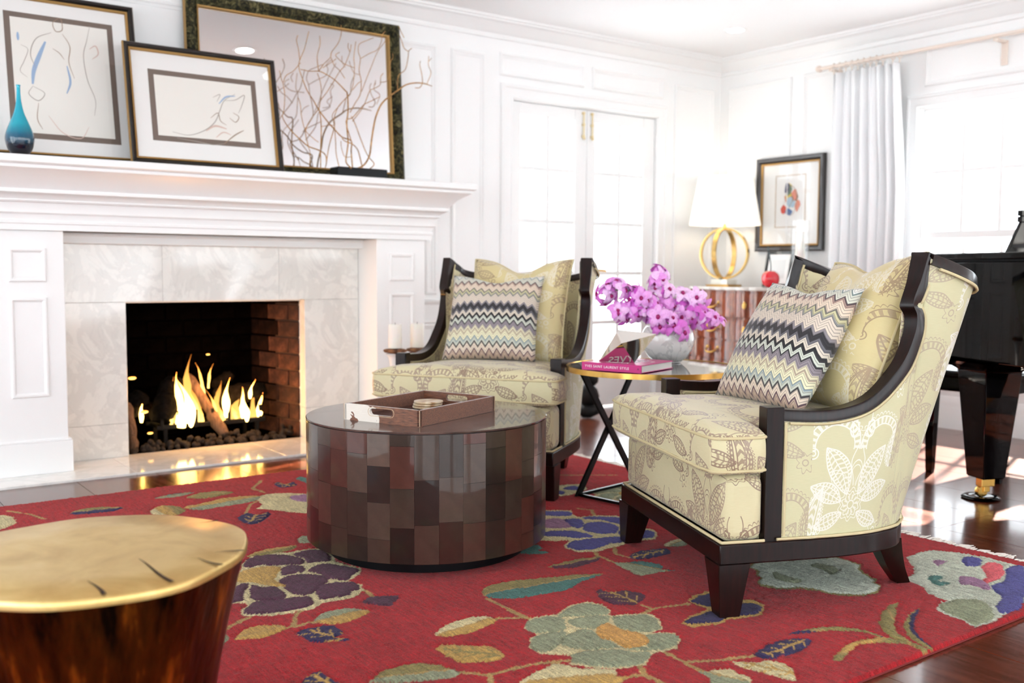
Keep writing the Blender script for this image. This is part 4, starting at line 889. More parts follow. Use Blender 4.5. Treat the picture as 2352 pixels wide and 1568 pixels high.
# ------------------------------------------------------------------ rug
RUG_SHAPES = [
  ('cream', None, ((1.026,2.804),(1.093,2.955),(1.161,3.06),(1.209,3.154),(1.276,3.231),(1.332,3.244),(1.383,3.199),(1.41,3.201),(1.464,3.204),(1.513,3.182),(1.5,3.06),(1.478,3.001),(1.512,2.892),(1.499,2.854),(1.459,2.826),(1.416,2.79),(1.439,2.741),(1.42,2.692),(1.363,2.642),(1.302,2.646),(1.258,2.649),(1.218,2.621),(1.153,2.622),(1.104,2.63),(1.029,2.675),(1.039,2.721),(1.08,2.766),(1.07,2.782))),
  ('plum', None, ((1.204,3.133),(1.264,3.214),(1.324,3.223),(1.368,3.179),(1.407,3.101),(1.374,3.05),(1.323,3.074),(1.286,3.088),(1.261,3.117),(1.217,3.113))),
  ('plum', None, ((1.393,3.162),(1.444,3.191),(1.499,3.165),(1.491,3.067),(1.463,3.023),(1.416,3.045),(1.392,3.049),(1.411,3.097))),
  ('plum', None, ((1.3,3.042),(1.341,3.06),(1.371,3.016),(1.342,2.966),(1.307,2.968),(1.272,2.97))),
  ('plum', None, ((1.355,2.968),(1.426,3.013),(1.474,2.955),(1.503,2.875),(1.463,2.846),(1.424,2.806),(1.383,2.846),(1.376,2.907))),
  ('plum', None, ((1.237,2.917),(1.294,2.954),(1.348,2.927),(1.381,2.881),(1.36,2.819),(1.305,2.784),(1.267,2.74),(1.23,2.756),(1.224,2.821))),
  ('plum', None, ((1.286,2.756),(1.325,2.801),(1.385,2.801),(1.43,2.759),(1.415,2.706),(1.381,2.699),(1.358,2.665),(1.309,2.671),(1.268,2.68),(1.279,2.721))),
  ('plum', None, ((1.113,2.849),(1.152,2.934),(1.169,2.891),(1.207,2.874),(1.206,2.793),(1.175,2.746),(1.138,2.763),(1.107,2.794))),
  ('plum', None, ((1.055,2.728),(1.106,2.776),(1.166,2.752),(1.247,2.734),(1.253,2.691),(1.227,2.652),(1.173,2.644),(1.112,2.651),(1.042,2.683))),
  ('plum', None, ((1.036,2.816),(1.091,2.936),(1.141,2.964),(1.146,2.939),(1.098,2.86),(1.079,2.805))),
  ('gold', None, ((1.125,2.996),(1.168,3.077),(1.254,3.099),(1.301,3.053),(1.262,2.988),(1.23,2.922),(1.234,2.856),(1.189,2.898),(1.162,2.959))),
  ('plum', None, ((1.354,2.58),(1.387,2.615),(1.425,2.608),(1.472,2.574),(1.44,2.539),(1.41,2.512),(1.383,2.541),(1.372,2.559))),
  ('sage', 'gold', ((1.174,2.528),(1.212,2.563),(1.26,2.573),(1.312,2.554),(1.341,2.506),(1.302,2.481),(1.25,2.465),(1.201,2.475),(1.173,2.504))),
  ('gold', 'gold', ((0.947,2.527),(0.988,2.57),(1.031,2.579),(1.081,2.552),(1.092,2.519),(1.046,2.495),(1.0,2.489),(0.961,2.502))),
  ('navy', 'vein', ((1.098,2.475),(1.132,2.483),(1.169,2.473),(1.203,2.457),(1.199,2.386),(1.165,2.379),(1.193,2.344),(1.184,2.335),(1.14,2.359),(1.103,2.377),(1.097,2.428))),
  ('gold', 'olive', ((1.255,3.233),(1.326,3.275),(1.393,3.281),(1.452,3.266),(1.424,3.232),(1.352,3.216),(1.291,3.221))),
  ('cream', None, ((1.612,4.032),(1.674,4.089),(1.756,4.073),(1.83,4.001),(1.865,3.935),(1.742,3.676),(1.683,3.682),(1.638,3.731),(1.586,3.821),(1.546,3.868),(1.599,3.924))),
  ('mauve', None, ((1.753,3.993),(1.811,3.994),(1.828,3.961),(1.779,3.855),(1.738,3.904))),
  ('navy', 'vein', ((1.793,4.265),(1.829,4.3),(1.835,4.236),(1.882,4.263),(1.878,4.207),(1.829,4.164),(1.787,4.202))),
  ('teal', None, ((1.93,4.333),(1.97,4.344),(1.975,4.278),(1.934,4.19),(1.919,4.27))),
  ('navy', 'vein', ((1.426,3.759),(1.483,3.822),(1.518,3.763),(1.563,3.784),(1.555,3.737),(1.48,3.654),(1.438,3.635),(1.42,3.696))),
  ('gold', 'sage', ((1.322,4.06),(1.409,4.091),(1.515,4.129),(1.644,4.087),(1.588,3.997),(1.459,3.979),(1.353,3.979),(1.323,4.029))),
  ('olive', 'olive', ((1.376,4.225),(1.443,4.278),(1.535,4.271),(1.584,4.213),(1.509,4.182),(1.436,4.167))),
  ('sage', None, ((1.489,3.325),(1.516,3.364),(1.542,3.36),(1.548,3.327),(1.512,3.266),(1.482,3.287))),
  ('teal', None, ((2.029,2.751),(2.087,2.777),(2.15,2.788),(2.153,2.731),(2.122,2.712),(2.139,2.674),(2.091,2.681))),
  ('olive', 'teal', ((1.694,2.457),(1.745,2.493),(1.815,2.496),(1.904,2.477),(1.989,2.45),(2.118,2.393),(2.11,2.376),(2.023,2.36),(1.923,2.325),(1.831,2.339),(1.743,2.352),(1.692,2.398))),
  ('cream', 'gold', ((1.397,2.237),(1.446,2.275),(1.512,2.296),(1.568,2.291),(1.6,2.251),(1.594,2.229),(1.537,2.203),(1.468,2.195),(1.415,2.209))),
  ('gold', 'vein', ((1.346,2.159),(1.378,2.159),(1.426,2.116),(1.467,2.087),(1.469,2.027),(1.463,2.01),(1.421,1.998),(1.375,2.017),(1.343,2.047),(1.339,2.106))),
  ('olive', 'sage', ((1.103,2.068),(1.16,2.103),(1.214,2.112),(1.266,2.088),(1.299,2.044),(1.31,1.99),(1.279,1.973),(1.217,1.992),(1.159,2.015),(1.104,2.061))),
  ('navy', 'vein', ((0.953,2.132),(1.008,2.193),(1.035,2.193),(1.038,2.121),(1.03,2.077))),
  ('olive', 'plum', ((2.025,2.541),(2.074,2.555),(2.154,2.56),(2.238,2.538),(2.234,2.516),(2.144,2.493),(2.071,2.496))),
  ('cream', None, ((2.478,3.187),(2.594,3.105),(2.56,3.055),(2.539,3.003),(2.614,2.985),(2.675,2.931),(2.688,2.878),(2.601,2.776),(2.642,2.739),(2.65,2.676),(2.602,2.609),(2.552,2.584),(2.497,2.61),(2.417,2.601),(2.28,2.585),(2.226,2.615),(2.212,2.673),(2.24,2.721),(2.295,2.753),(2.245,2.776),(2.196,2.823),(2.308,2.968))),
  ('blue', None, ((2.475,3.164),(2.562,3.103),(2.568,3.069),(2.535,3.034),(2.487,3.057),(2.435,3.113))),
  ('blue', None, ((2.547,2.986),(2.592,2.977),(2.659,2.913),(2.674,2.874),(2.604,2.8),(2.601,2.892),(2.546,2.95))),
  ('blue', None, ((2.465,3.012),(2.524,2.971),(2.501,2.913),(2.454,2.871),(2.427,2.869),(2.433,2.933))),
  ('blue', None, ((2.51,2.907),(2.572,2.885),(2.585,2.832),(2.554,2.769),(2.495,2.729),(2.449,2.754),(2.427,2.802),(2.432,2.842))),
  ('blue', None, ((2.268,2.907),(2.342,2.887),(2.388,2.84),(2.407,2.763),(2.392,2.737),(2.334,2.759),(2.294,2.819),(2.236,2.867))),
  ('blue', None, ((2.251,2.713),(2.298,2.741),(2.372,2.722),(2.449,2.697),(2.484,2.673),(2.443,2.629),(2.377,2.634),(2.295,2.618),(2.236,2.643),(2.23,2.687))),
  ('blue', None, ((2.565,2.757),(2.616,2.72),(2.629,2.67),(2.608,2.63),(2.563,2.607),(2.499,2.643),(2.493,2.679),(2.511,2.723))),
  ('mauve', None, ((2.367,3.034),(2.463,3.037),(2.459,2.969),(2.412,2.895),(2.347,2.928),(2.313,2.965))),
  ('cream', None, ((2.776,3.492),(2.874,3.494),(2.942,3.462),(2.913,3.379),(2.859,3.344),(2.761,3.326),(2.668,3.356))),
  ('blue', None, ((2.829,3.448),(2.895,3.457),(2.909,3.392),(2.869,3.366),(2.822,3.399))),
  ('blue', None, ((2.724,3.432),(2.779,3.429),(2.783,3.373),(2.735,3.354),(2.683,3.38))),
  ('navy', 'vein', ((2.334,2.478),(2.389,2.504),(2.445,2.497),(2.509,2.475),(2.482,2.427),(2.417,2.419),(2.352,2.422),(2.322,2.454))),
  ('cream', 'sage', ((2.527,2.507),(2.589,2.533),(2.641,2.533),(2.626,2.472),(2.567,2.468))),
  ('teal', 'sage', ((2.245,2.457),(2.271,2.428),(2.314,2.425),(2.341,2.389),(2.347,2.334),(2.314,2.308),(2.355,2.269),(2.288,2.288),(2.216,2.301),(2.213,2.351))),
  ('plum', 'vein', ((2.012,2.276),(2.02,2.236),(2.066,2.22),(2.089,2.161),(2.068,2.127),(2.014,2.102),(1.971,2.117),(1.953,2.161),(1.964,2.218))),
  ('cream', 'gold', ((1.411,1.866),(1.466,1.88),(1.543,1.892),(1.566,1.836),(1.636,1.78),(1.609,1.745),(1.638,1.725),(1.553,1.714),(1.466,1.716),(1.357,1.794))),
  ('cream', None, ((1.62,2.134),(1.684,2.192),(1.769,2.172),(1.847,2.214),(1.907,2.205),(1.929,2.156),(1.912,2.097),(1.886,2.078),(1.889,2.064),(1.945,2.053),(1.989,2.013),(1.97,1.957),(1.931,1.91),(1.884,1.908),(1.936,1.869),(1.906,1.825),(1.856,1.79),(1.781,1.8),(1.72,1.757),(1.652,1.771),(1.597,1.817),(1.563,1.869),(1.606,1.916),(1.547,1.956),(1.544,2.016),(1.586,2.066),(1.624,2.085))),
  ('sage', None, ((1.625,2.133),(1.68,2.181),(1.758,2.157),(1.74,2.104),(1.698,2.058),(1.633,2.09))),
  ('sage', None, ((1.764,2.159),(1.839,2.201),(1.896,2.192),(1.918,2.149),(1.907,2.101),(1.879,2.084),(1.826,2.111),(1.777,2.135))),
  ('sage', None, ((1.75,2.108),(1.81,2.111),(1.873,2.078),(1.864,2.058),(1.825,2.029),(1.777,2.023),(1.746,2.047))),
  ('sage', None, ((1.879,2.053),(1.934,2.041),(1.976,2.005),(1.961,1.958),(1.93,1.916),(1.881,1.916),(1.846,1.946),(1.838,1.979),(1.845,2.015))),
  ('sage', None, ((1.866,1.903),(1.925,1.863),(1.9,1.827),(1.861,1.802),(1.794,1.815),(1.807,1.845))),
  ('sage', None, ((1.627,2.076),(1.691,2.056),(1.688,2.039),(1.622,1.989),(1.557,1.968),(1.552,2.019),(1.588,2.059))),
  ('sage', None, ((1.681,2.031),(1.737,2.037),(1.762,2.012),(1.743,1.96),(1.752,1.925),(1.748,1.875),(1.801,1.849),(1.786,1.818),(1.752,1.847),(1.729,1.888),(1.649,1.921),(1.628,1.973),(1.628,1.991))),
  ('sage', None, ((1.621,1.923),(1.719,1.877),(1.742,1.836),(1.782,1.808),(1.726,1.769),(1.661,1.781),(1.606,1.826),(1.575,1.874))),
  ('amber', None, ((1.769,2.014),(1.835,2.029),(1.834,1.968),(1.858,1.898),(1.811,1.855),(1.75,1.867),(1.757,1.931),(1.746,1.964))),
  ('gold', None, ((2.157,2.04),(2.207,2.065),(2.262,2.062),(2.317,2.036),(2.266,1.962),(2.322,1.927),(2.314,1.88),(2.242,1.826),(2.189,1.836),(2.142,1.853),(2.074,1.846),(2.008,1.866),(2.004,1.913),(2.062,1.938),(2.151,1.949),(2.152,2.001))),
  ('navy', None, ((2.167,2.033),(2.247,2.049),(2.299,2.021),(2.221,1.939),(2.174,1.948),(2.164,1.995))),
  ('navy', None, ((2.013,1.905),(2.066,1.929),(2.15,1.931),(2.19,1.907),(2.125,1.865),(2.058,1.869))),
  ('navy', None, ((2.203,1.913),(2.287,1.92),(2.298,1.881),(2.244,1.842),(2.185,1.865))),
  ('cream', 'sage', ((1.789,1.654),(1.806,1.637),(1.858,1.627),(1.863,1.585),(1.86,1.545),(1.823,1.52),(1.762,1.564),(1.786,1.609))),
  ('cream', 'vein', ((1.904,1.645),(1.941,1.607),(1.994,1.586),(2.0,1.542),(1.971,1.497),(1.937,1.479),(1.913,1.56),(1.898,1.593))),
  ('navy', 'vein', ((1.987,1.634),(2.05,1.659),(2.119,1.663),(2.165,1.652),(2.198,1.623),(2.175,1.602),(2.122,1.588),(2.055,1.585),(2.0,1.595))),
  ('olive', None, ((2.568,2.157),(2.634,2.191),(2.712,2.153),(2.765,2.133),(2.83,2.123),(2.852,2.09),(2.916,2.062),(2.915,2.006),(2.906,1.951),(2.865,1.929),(2.827,1.892),(2.806,1.828),(2.777,1.818),(2.759,1.776),(2.693,1.752),(2.62,1.759),(2.588,1.788),(2.562,1.821),(2.554,1.876),(2.52,1.914),(2.466,1.946),(2.443,2.0),(2.471,2.035),(2.514,2.051),(2.523,2.088),(2.562,2.111))),
  ('mint', None, ((2.575,2.152),(2.626,2.178),(2.7,2.143),(2.752,2.123),(2.815,2.112),(2.839,2.08),(2.901,2.051),(2.901,2.001),(2.896,1.953),(2.856,1.932),(2.816,1.893),(2.797,1.831),(2.768,1.821),(2.752,1.78),(2.7,1.761),(2.634,1.769),(2.601,1.797),(2.575,1.83),(2.565,1.885),(2.533,1.924),(2.479,1.956),(2.458,2.006),(2.477,2.031),(2.52,2.046),(2.532,2.085),(2.57,2.106))),
  ('sage', None, ((2.584,2.064),(2.604,2.066),(2.6,2.005),(2.608,1.968),(2.579,1.951),(2.555,1.96),(2.542,2.016))),
  ('sage', None, ((2.757,2.048),(2.794,2.047),(2.807,1.979),(2.785,1.954),(2.731,1.943),(2.741,1.969),(2.748,2.012))),
  ('olive', 'olive', ((2.473,1.603),(2.532,1.635),(2.608,1.657),(2.666,1.662),(2.566,1.61),(2.489,1.568),(2.434,1.515),(2.407,1.458),(2.397,1.397),(2.38,1.393),(2.362,1.396),(2.378,1.447),(2.394,1.511),(2.427,1.566))),
  ('olive', 'navy', ((2.182,1.683),(2.244,1.685),(2.314,1.657),(2.355,1.616),(2.376,1.573),(2.38,1.52),(2.37,1.463),(2.367,1.497),(2.364,1.554),(2.335,1.602),(2.281,1.641),(2.221,1.667))),
  ('gold', 'olive', ((2.12,1.5),(2.161,1.52),(2.229,1.542),(2.303,1.542),(2.36,1.529),(2.385,1.494),(2.384,1.458),(2.347,1.484),(2.305,1.514),(2.251,1.521),(2.184,1.503),(2.14,1.49))),
  ('olive', None, ((2.479,1.528),(2.534,1.559),(2.6,1.586),(2.665,1.591),(2.587,1.558),(2.504,1.511),(2.455,1.467),(2.414,1.4),(2.402,1.403),(2.42,1.459))),
  ('navy', None, ((2.526,1.541),(2.606,1.582),(2.66,1.588),(2.587,1.558),(2.505,1.51),(2.458,1.465),(2.414,1.4),(2.436,1.448),(2.473,1.499))),
  ('mint', None, ((3.118,1.914),(3.184,1.922),(3.268,1.909),(3.31,1.842),(3.336,1.769),(3.33,1.702),(3.335,1.63),(3.344,1.574),(3.088,1.451),(2.959,1.434),(2.814,1.421),(2.732,1.406),(2.647,1.409),(2.667,1.459),(2.677,1.519),(2.702,1.564),(2.765,1.585),(2.797,1.589),(2.811,1.648),(2.853,1.69),(2.879,1.777),(2.963,1.795),(3.016,1.823),(3.076,1.882))),
  ('sage', None, ((2.718,1.566),(2.782,1.58),(2.853,1.563),(2.876,1.519),(2.822,1.454),(2.746,1.421),(2.662,1.421),(2.681,1.467),(2.692,1.521))),
  ('blue', None, ((3.051,1.579),(3.144,1.589),(3.268,1.645),(3.329,1.618),(2.959,1.434),(2.824,1.427),(2.869,1.471),(2.96,1.501),(2.998,1.543))),
  ('pink', None, ((3.218,1.705),(3.293,1.711),(3.285,1.666),(3.163,1.606),(3.066,1.598),(3.074,1.623),(3.137,1.64))),
  ('blue', None, ((3.249,1.795),(3.301,1.793),(3.297,1.743),(3.218,1.713),(3.185,1.737),(3.215,1.767))),
  ('mauve', None, ((3.157,1.842),(3.184,1.805),(3.151,1.803),(3.104,1.794))),
  ('teal', None, ((2.969,1.751),(3.011,1.722),(2.959,1.704),(2.968,1.668),(2.923,1.662),(2.915,1.69))),
  ('mauve', None, ((3.05,1.694),(3.089,1.651),(3.036,1.575),(2.988,1.565),(2.998,1.617),(2.984,1.641))),
  ('cream', None, ((0.643,4.335),(0.701,4.322),(0.707,4.222),(0.688,4.156),(0.608,4.111))),
  ('olive', 'navy', ((0.908,4.213),(0.951,4.261),(1.027,4.258),(1.112,4.199),(1.047,4.164),(0.952,4.174))),
  ('cream', None, ((1.18,4.072),(1.215,4.105),(1.219,3.987),(1.177,3.997))),
  ('gold', 'olive', ((1.214,4.121),(1.273,4.125),(1.308,4.055),(1.29,3.98),(1.234,3.948),(1.214,3.99))),
  ('sage', None, ((0.869,2.509),(0.904,2.576),(0.933,2.581),(0.936,2.535),(0.908,2.493),(0.869,2.467))),
]
RUG_STEMS = (((1.107,2.517),(1.155,2.603),(1.204,2.64)),((0.941,2.602),(1.005,2.64),(1.042,2.657)),((1.092,2.519),(1.179,2.516)),((1.415,2.706),(1.414,2.615)),((1.679,2.398),(1.675,2.287),(1.68,2.185)),((1.602,2.241),(1.685,2.191)),((1.31,1.99),(1.354,1.932),(1.455,1.926),(1.582,1.89)),((1.32,1.869),(1.359,1.922)),((1.483,3.822),(1.54,3.928),(1.593,3.986)),((1.677,4.235),(1.774,4.371)),((1.677,4.235),(1.688,4.121)),((2.016,2.085),(2.014,2.04),(2.136,2.015)),((1.971,2.026),(2.014,2.04)),((1.809,1.789),(1.807,1.726),(1.797,1.643)),((1.815,1.708),(1.896,1.662),(1.991,1.629)),((1.698,1.758),(1.67,1.713),(1.664,1.634)),((1.564,1.706),(1.609,1.725),(1.673,1.716)),((2.281,2.602),(2.246,2.54),(2.243,2.448)),((2.389,2.616),(2.307,2.518),(2.32,2.466)),((2.629,3.11),(2.662,3.057),(2.608,2.977)),((2.963,3.7),(3.215,3.516)),((0.71,4.401),(0.769,4.302),(0.807,4.179)),((1.91,1.66),(1.98,1.629)),((3.19,2.001),(3.109,2.03),(3.056,2.058)))

RC = {'red': (162, 19, 27), 'cream': (202, 190, 144), 'plum': (78, 36, 58), 'gold': (184, 148, 78), 'sage': (142, 148, 118), 'navy': (40, 30, 76), 'olive': (138, 126, 72), 'mauve': (150, 110, 140), 'teal': (70, 116, 108), 'blue': (78, 76, 140), 'amber': (196, 148, 78), 'mint': (188, 194, 176), 'pink': (214, 92, 100), 'line': (170, 140, 84)}
RX0, RX1, RY0, RY1 = -.55, 3.392, 1.392, 4.502
def build_rug():
    st = .0062
    nx = int((RX1-RX0)/st)+1; ny = int((RY1-RY0)/st)+1
    xs = np.linspace(RX0, RX1, nx); ys = np.linspace(RY0, RY1, ny)
    X, Y = np.meshgrid(xs, ys, indexing='ij')
    rg = np.random.RandomState(5)
    def smooth_noise(step, amp):
        gx = int((RX1-RX0)/step)+3; gy = int((RY1-RY0)/step)+3; G = rg.uniform(-1, 1, (gx, gy))
        fx = (X-RX0)/step; fy = (Y-RY0)/step; ix = fx.astype(int); iy = fy.astype(int); tx = fx-ix; ty = fy-iy
        return amp*((G[ix, iy]*(1-tx)+G[ix+1, iy]*tx)*(1-ty)+(G[ix, iy+1]*(1-tx)+G[ix+1, iy+1]*tx)*ty)
    PX = X+smooth_noise(.02, .004)+smooth_noise(.07, .004); PY = Y+smooth_noise(.02, .004)+smooth_noise(.07, .004)
    C = np.zeros((nx, ny, 3)); C[:] = lin(RC['red'])[:3]
    Hm = np.zeros((nx, ny))
    def sub(poly, pad=.02):
        p = np.array(poly); i0 = max(0, int((p[:, 0].min()-pad-RX0)/st)); i1 = min(nx, int((p[:, 0].max()+pad-RX0)/st)+2); j0 = max(0, int((p[:, 1].min()-pad-RY0)/st)); j1 = min(ny, int((p[:, 1].max()+pad-RY0)/st)+2)
        return slice(i0, i1), slice(j0, j1)
    def inside(poly, x, y):
        r = np.zeros(x.shape, bool); n = len(poly)
        for i in range(n):
            x0, y0 = poly[i]; x1, y1 = poly[(i+1) % n]
            if abs(y1-y0) < 1e-9: continue
            c = ((y0 > y) != (y1 > y)) & (x < (x1-x0)*(y-y0)/(y1-y0)+x0); r ^= c
        return r
    def segd(pl, x, y, closed=False):
        d = np.full(x.shape, 9.0); n = len(pl)
        for i in range(n if closed else n-1):
            x0, y0 = pl[i]; x1, y1 = pl[(i+1) % n]; dx, dy = x1-x0, y1-y0
            t = np.clip(((x-x0)*dx+(y-y0)*dy)/(dx*dx+dy*dy+1e-12), 0, 1); d = np.minimum(d, np.hypot(x-x0-t*dx, y-y0-t*dy))
        return d
    def paint_stem(pl, w=.007, col='line'):
        s = sub(pl); 
        if s[0].stop <= s[0].start or s[1].stop <= s[1].start: return
        d = segd(pl, PX[s], PY[s]); m = d < w; C[s][m] = lin(RC[col])[:3]; Hm[s][m] = -.001
    def paint(col, col2, poly):
        if len(poly) < 14: poly = cr(poly, 3, closed=True)
        s = sub(poly)
        if s[0].stop <= s[0].start or s[1].stop <= s[1].start: return
        x, y = PX[s], PY[s]; m = inside(poly, x, y)
        C[s][m] = lin(RC[col])[:3]; Hm[s][m] = .0012
        p = np.array(poly); c = p.mean(0); q = p-c; w, V = np.linalg.eigh(q.T@q); ax = V[:, 1]; nn = V[:, 0]
        a = (x-c[0])*ax[0]+(y-c[1])*ax[1]; b = (x-c[0])*nn[0]+(y-c[1])*nn[1]; L = np.abs(q@ax).max()
        if col2 and col2 != 'vein':
            sgn = 1 if nn[1] < 0 else -1
            m2 = m & (b*sgn > 0.004*np.sin(a*60)); C[s][m2] = lin(RC[col2])[:3]
            m3 = m & (np.abs(b) < .004) & (np.abs(a) < L*.8); C[s][m3] = lin(RC['line'])[:3]
        if col2 == 'vein':
            v = (np.abs(b) < .005) | ((np.abs(((np.abs(b)-a) % .045)-.022) < .004) & (np.abs(b) < np.abs(q@nn).max()*.6))
            m3 = m & v & (np.abs(a) < L*.75); C[s][m3] = lin(RC['gold'] if col != 'gold' else RC['olive'])[:3]
        e = segd(poly, x, y, True); Hm[s][e < .006] = -.0022
    for pl in RUG_STEMS: paint_stem(pl)
    # parts of the field hidden in the photograph carry on the same scattered flowers
    rn = random.Random(2)
    def flower(cx, cy, R, c1, c2, c3):
        k = 6
        for i in range(k):
            a = i*2*PI/k+rn.uniform(-.2, .2); px, py = cx+R*.58*math.cos(a), cy+R*.58*math.sin(a)
            paint('cream', None, [(px+R*.5*math.cos(t), py+R*.46*math.sin(t)) for t in np.linspace(0, 2*PI, 12, endpoint=False)])
            paint(c1, None, [(px+R*.42*math.cos(t), py+R*.38*math.sin(t)) for t in np.linspace(0, 2*PI, 12, endpoint=False)])
        paint(c2, None, [(cx+R*.3*math.cos(t), cy+R*.26*math.sin(t)) for t in np.linspace(0, 2*PI, 10, endpoint=False)])
    def leafp(cx, cy, L, ang, c1, c2):
        pts = [(math.cos(ang)*L*a-math.sin(ang)*L*b+cx, math.sin(ang)*L*a+math.cos(ang)*L*b+cy) for a, b in ((-1, 0), (-.5, .26), (.1, .32), (.6, .2), (1, 0), (.5, -.24), (-.1, -.3), (-.6, -.2))]
        paint(c1, c2, pts)
    for f_ in ((.15, 3.9, .2, 'sage', 'gold', 0), (-.1, 2.6, .22, 'blue', 'mauve', 0), (2.75, 4.15, .2, 'plum', 'gold', 0), (.5, 1.9, .18, 'sage', 'amber', 0), (3.0, 3.2, .16, 'sage', 'gold', 0), (.35, 2.95, .14, 'plum', 'gold', 0)): flower(*f_)
    for l_ in ((.1, 3.3, .12, .4, 'gold', 'olive'), (.45, 4.15, .11, 2.2, 'navy', 'vein'), (-.3, 3.3, .12, 1.2, 'teal', 'sage'), (.75, 2.2, .1, .2, 'gold', 'olive'), (2.4, 4.25, .1, .3, 'olive', 'teal'), (3.15, 2.7, .1, 1.5, 'gold', 'olive'), (3.1, 4.2, .1, 2.4, 'navy', 'vein'), (2.85, 2.9, .08, .5, 'navy', 'vein'), (1.35, 4.3, .09, .1, 'teal', 'sage')): leafp(*l_)
    for col, col2, poly in RUG_SHAPES: paint(col, col2, list(poly))
    Z = RUGZ-.0022+Hm+rg.uniform(-.0016, .0016, (nx, ny))+smooth_noise(.03, .0008)
    Z[0, :] = Z[-1, :] = .004; Z[:, 0] = Z[:, -1] = .004
    # wool abrash: knot to knot variation
    C *= (1+rg.uniform(-.13, .13, (nx, ny)))[:, :, None]
    root = thing('rug', 'red wool rug with large scattered flowers and leaves and a white fringe', 'rug', (1.42, 2.947, 0))
    me = bpy.data.meshes.new('pile')
    V = np.stack([X-1.42, Y-2.947, Z], -1).reshape(-1, 3); I = np.arange(nx*ny).reshape(nx, ny)
    Fq = np.stack([I[:-1, :-1], I[1:, :-1], I[1:, 1:], I[:-1, 1:]], -1).reshape(-1, 4)
    me.vertices.add(len(V)); me.vertices.foreach_set('co', V.ravel()); nf = len(Fq)
    me.loops.add(nf*4); me.loops.foreach_set('vertex_index', Fq.ravel()); me.polygons.add(nf); me.polygons.foreach_set('loop_start', np.arange(nf)*4)
    me.update(calc_edges=True); me.polygons.foreach_set('use_smooth', np.ones(nf, bool))
    ca = me.color_attributes.new('dye', 'FLOAT_COLOR', 'POINT'); ca.data.foreach_set('color', np.concatenate([C.reshape(-1, 3), np.ones((nx*ny, 1))], 1).ravel())
    m = Mat('wool_pile', RC['red'], .95, sheen=.14, spec=.05)
    at = m.node('ShaderNodeAttribute'); at.attribute_name = 'dye'
    g = m.noise(m.coord('Object', (70, 6, 1)), 2.0, 5, .7); g2 = m.noise(m.coord('Object'), 3, 3); g3 = m.noise(m.coord('Object'), 330, 2, .6)
    k = (Ex(m.nt, g)*2.2+Ex(m.nt, g2)*.6+Ex(m.nt, g3)*1.6-1.2).max(.12); cmb = m.node('ShaderNodeCombineXYZ'); [m.l(k, cmb.inputs[i]) for i in range(3)]  # streaks add painted pile glints to the abrash
    m.color(m.mix(1.0, at.outputs['Color'], cmb.outputs[0], 'MULTIPLY')); m.bump(g3, .6, .006)
    link('pile', me, m.m, root)
    MB().box(RX0-1.42, RX1-1.42, RY0-2.947, RY1-2.947, .001, .006).build('backing', Mat('rug_backing', (120, 40, 40), .9).m, root)
    fr = MB(); rn2 = random.Random(6); y = RY0+.005
    while y < RY1:
        L = rn2.uniform(.05, .095); dy = rn2.uniform(-.018, .018)
        fr.tube([(RX1-1.42, y-2.947, .006), (RX1-1.42+L*.5, y-2.947+dy*.3, .008), (RX1-1.42+L, y-2.947+dy, .003)], [.0045, .004, .0014], 5); y += rn2.uniform(.009, .014)
    fr.build('fringe', Mat('fringe_cotton', (235, 228, 218), .9).m, root, smooth=60, kind='stuff')
build_rug()

# ------------------------------------------------------------------ drum coffee table
m = M_parch = Mat('lacquered_parchment', (86, 62, 56), .3, spec=.25, coat=.6, coat_rough=.03)
rr = m.rnd(); nz = m.noise(m.coord('Object'), 22, 5, .65); nf = m.noise(m.coord('Object', (1, 1, 6)), 60, 3)
c1 = m.ramp(rr, [(0, (20, 14, 12)), (.2, (66, 52, 44)), (.4, (34, 24, 20)), (.55, (88, 71, 61)), (.7, (26, 17, 14)), (.85, (82, 48, 40)), (1, (60, 46, 39))])
k = Ex(m.nt, nz)*.7+Ex(m.nt, nf)*.25+.5; cmb = m.node('ShaderNodeCombineXYZ'); [m.l(k, cmb.inputs[i]) for i in range(3)]
m.color(m.mix(1.0, c1, cmb.outputs[0], 'MULTIPLY'))
DX, DY, DR, DZ0, DZ1 = 1.845, 3.013, .424, .065, .488
drum = thing('drum_coffee_table', 'round drum coffee table clad in glossy brown patchwork panels', 'coffee table', (DX, DY, RUGZ))
MB().lathe([(DR-.006, DZ0-RUGZ+.002), (DR-.006, DZ1-RUGZ-.006)], 96).build('core', M_blackmetal.m, drum, smooth=40)
MB().lathe([(DR-.07, 0), (DR-.07, DZ0-RUGZ+.003)], 64).build('recessed_plinth', M_blackmetal.m, drum, smooth=40)
mt = Mat('lacquered_top', (74, 58, 54), .15, spec=.3, coat=.45, coat_rough=.02); nz = mt.noise(mt.coord('Object'), 9, 5, .6); mt.color(mt.ramp(nz, [(.3, (58, 44, 40)), (.7, (104, 84, 76))]))
MB().lathe([(DR-.01, DZ1-RUGZ-.008), (DR, DZ1-RUGZ-.006), (DR+.001, DZ1-RUGZ-.002), (DR-.001, DZ1-RUGZ)], 128).build('top', mt.m, drum, smooth=30)
NCOL = 34; rn = random.Random(21)
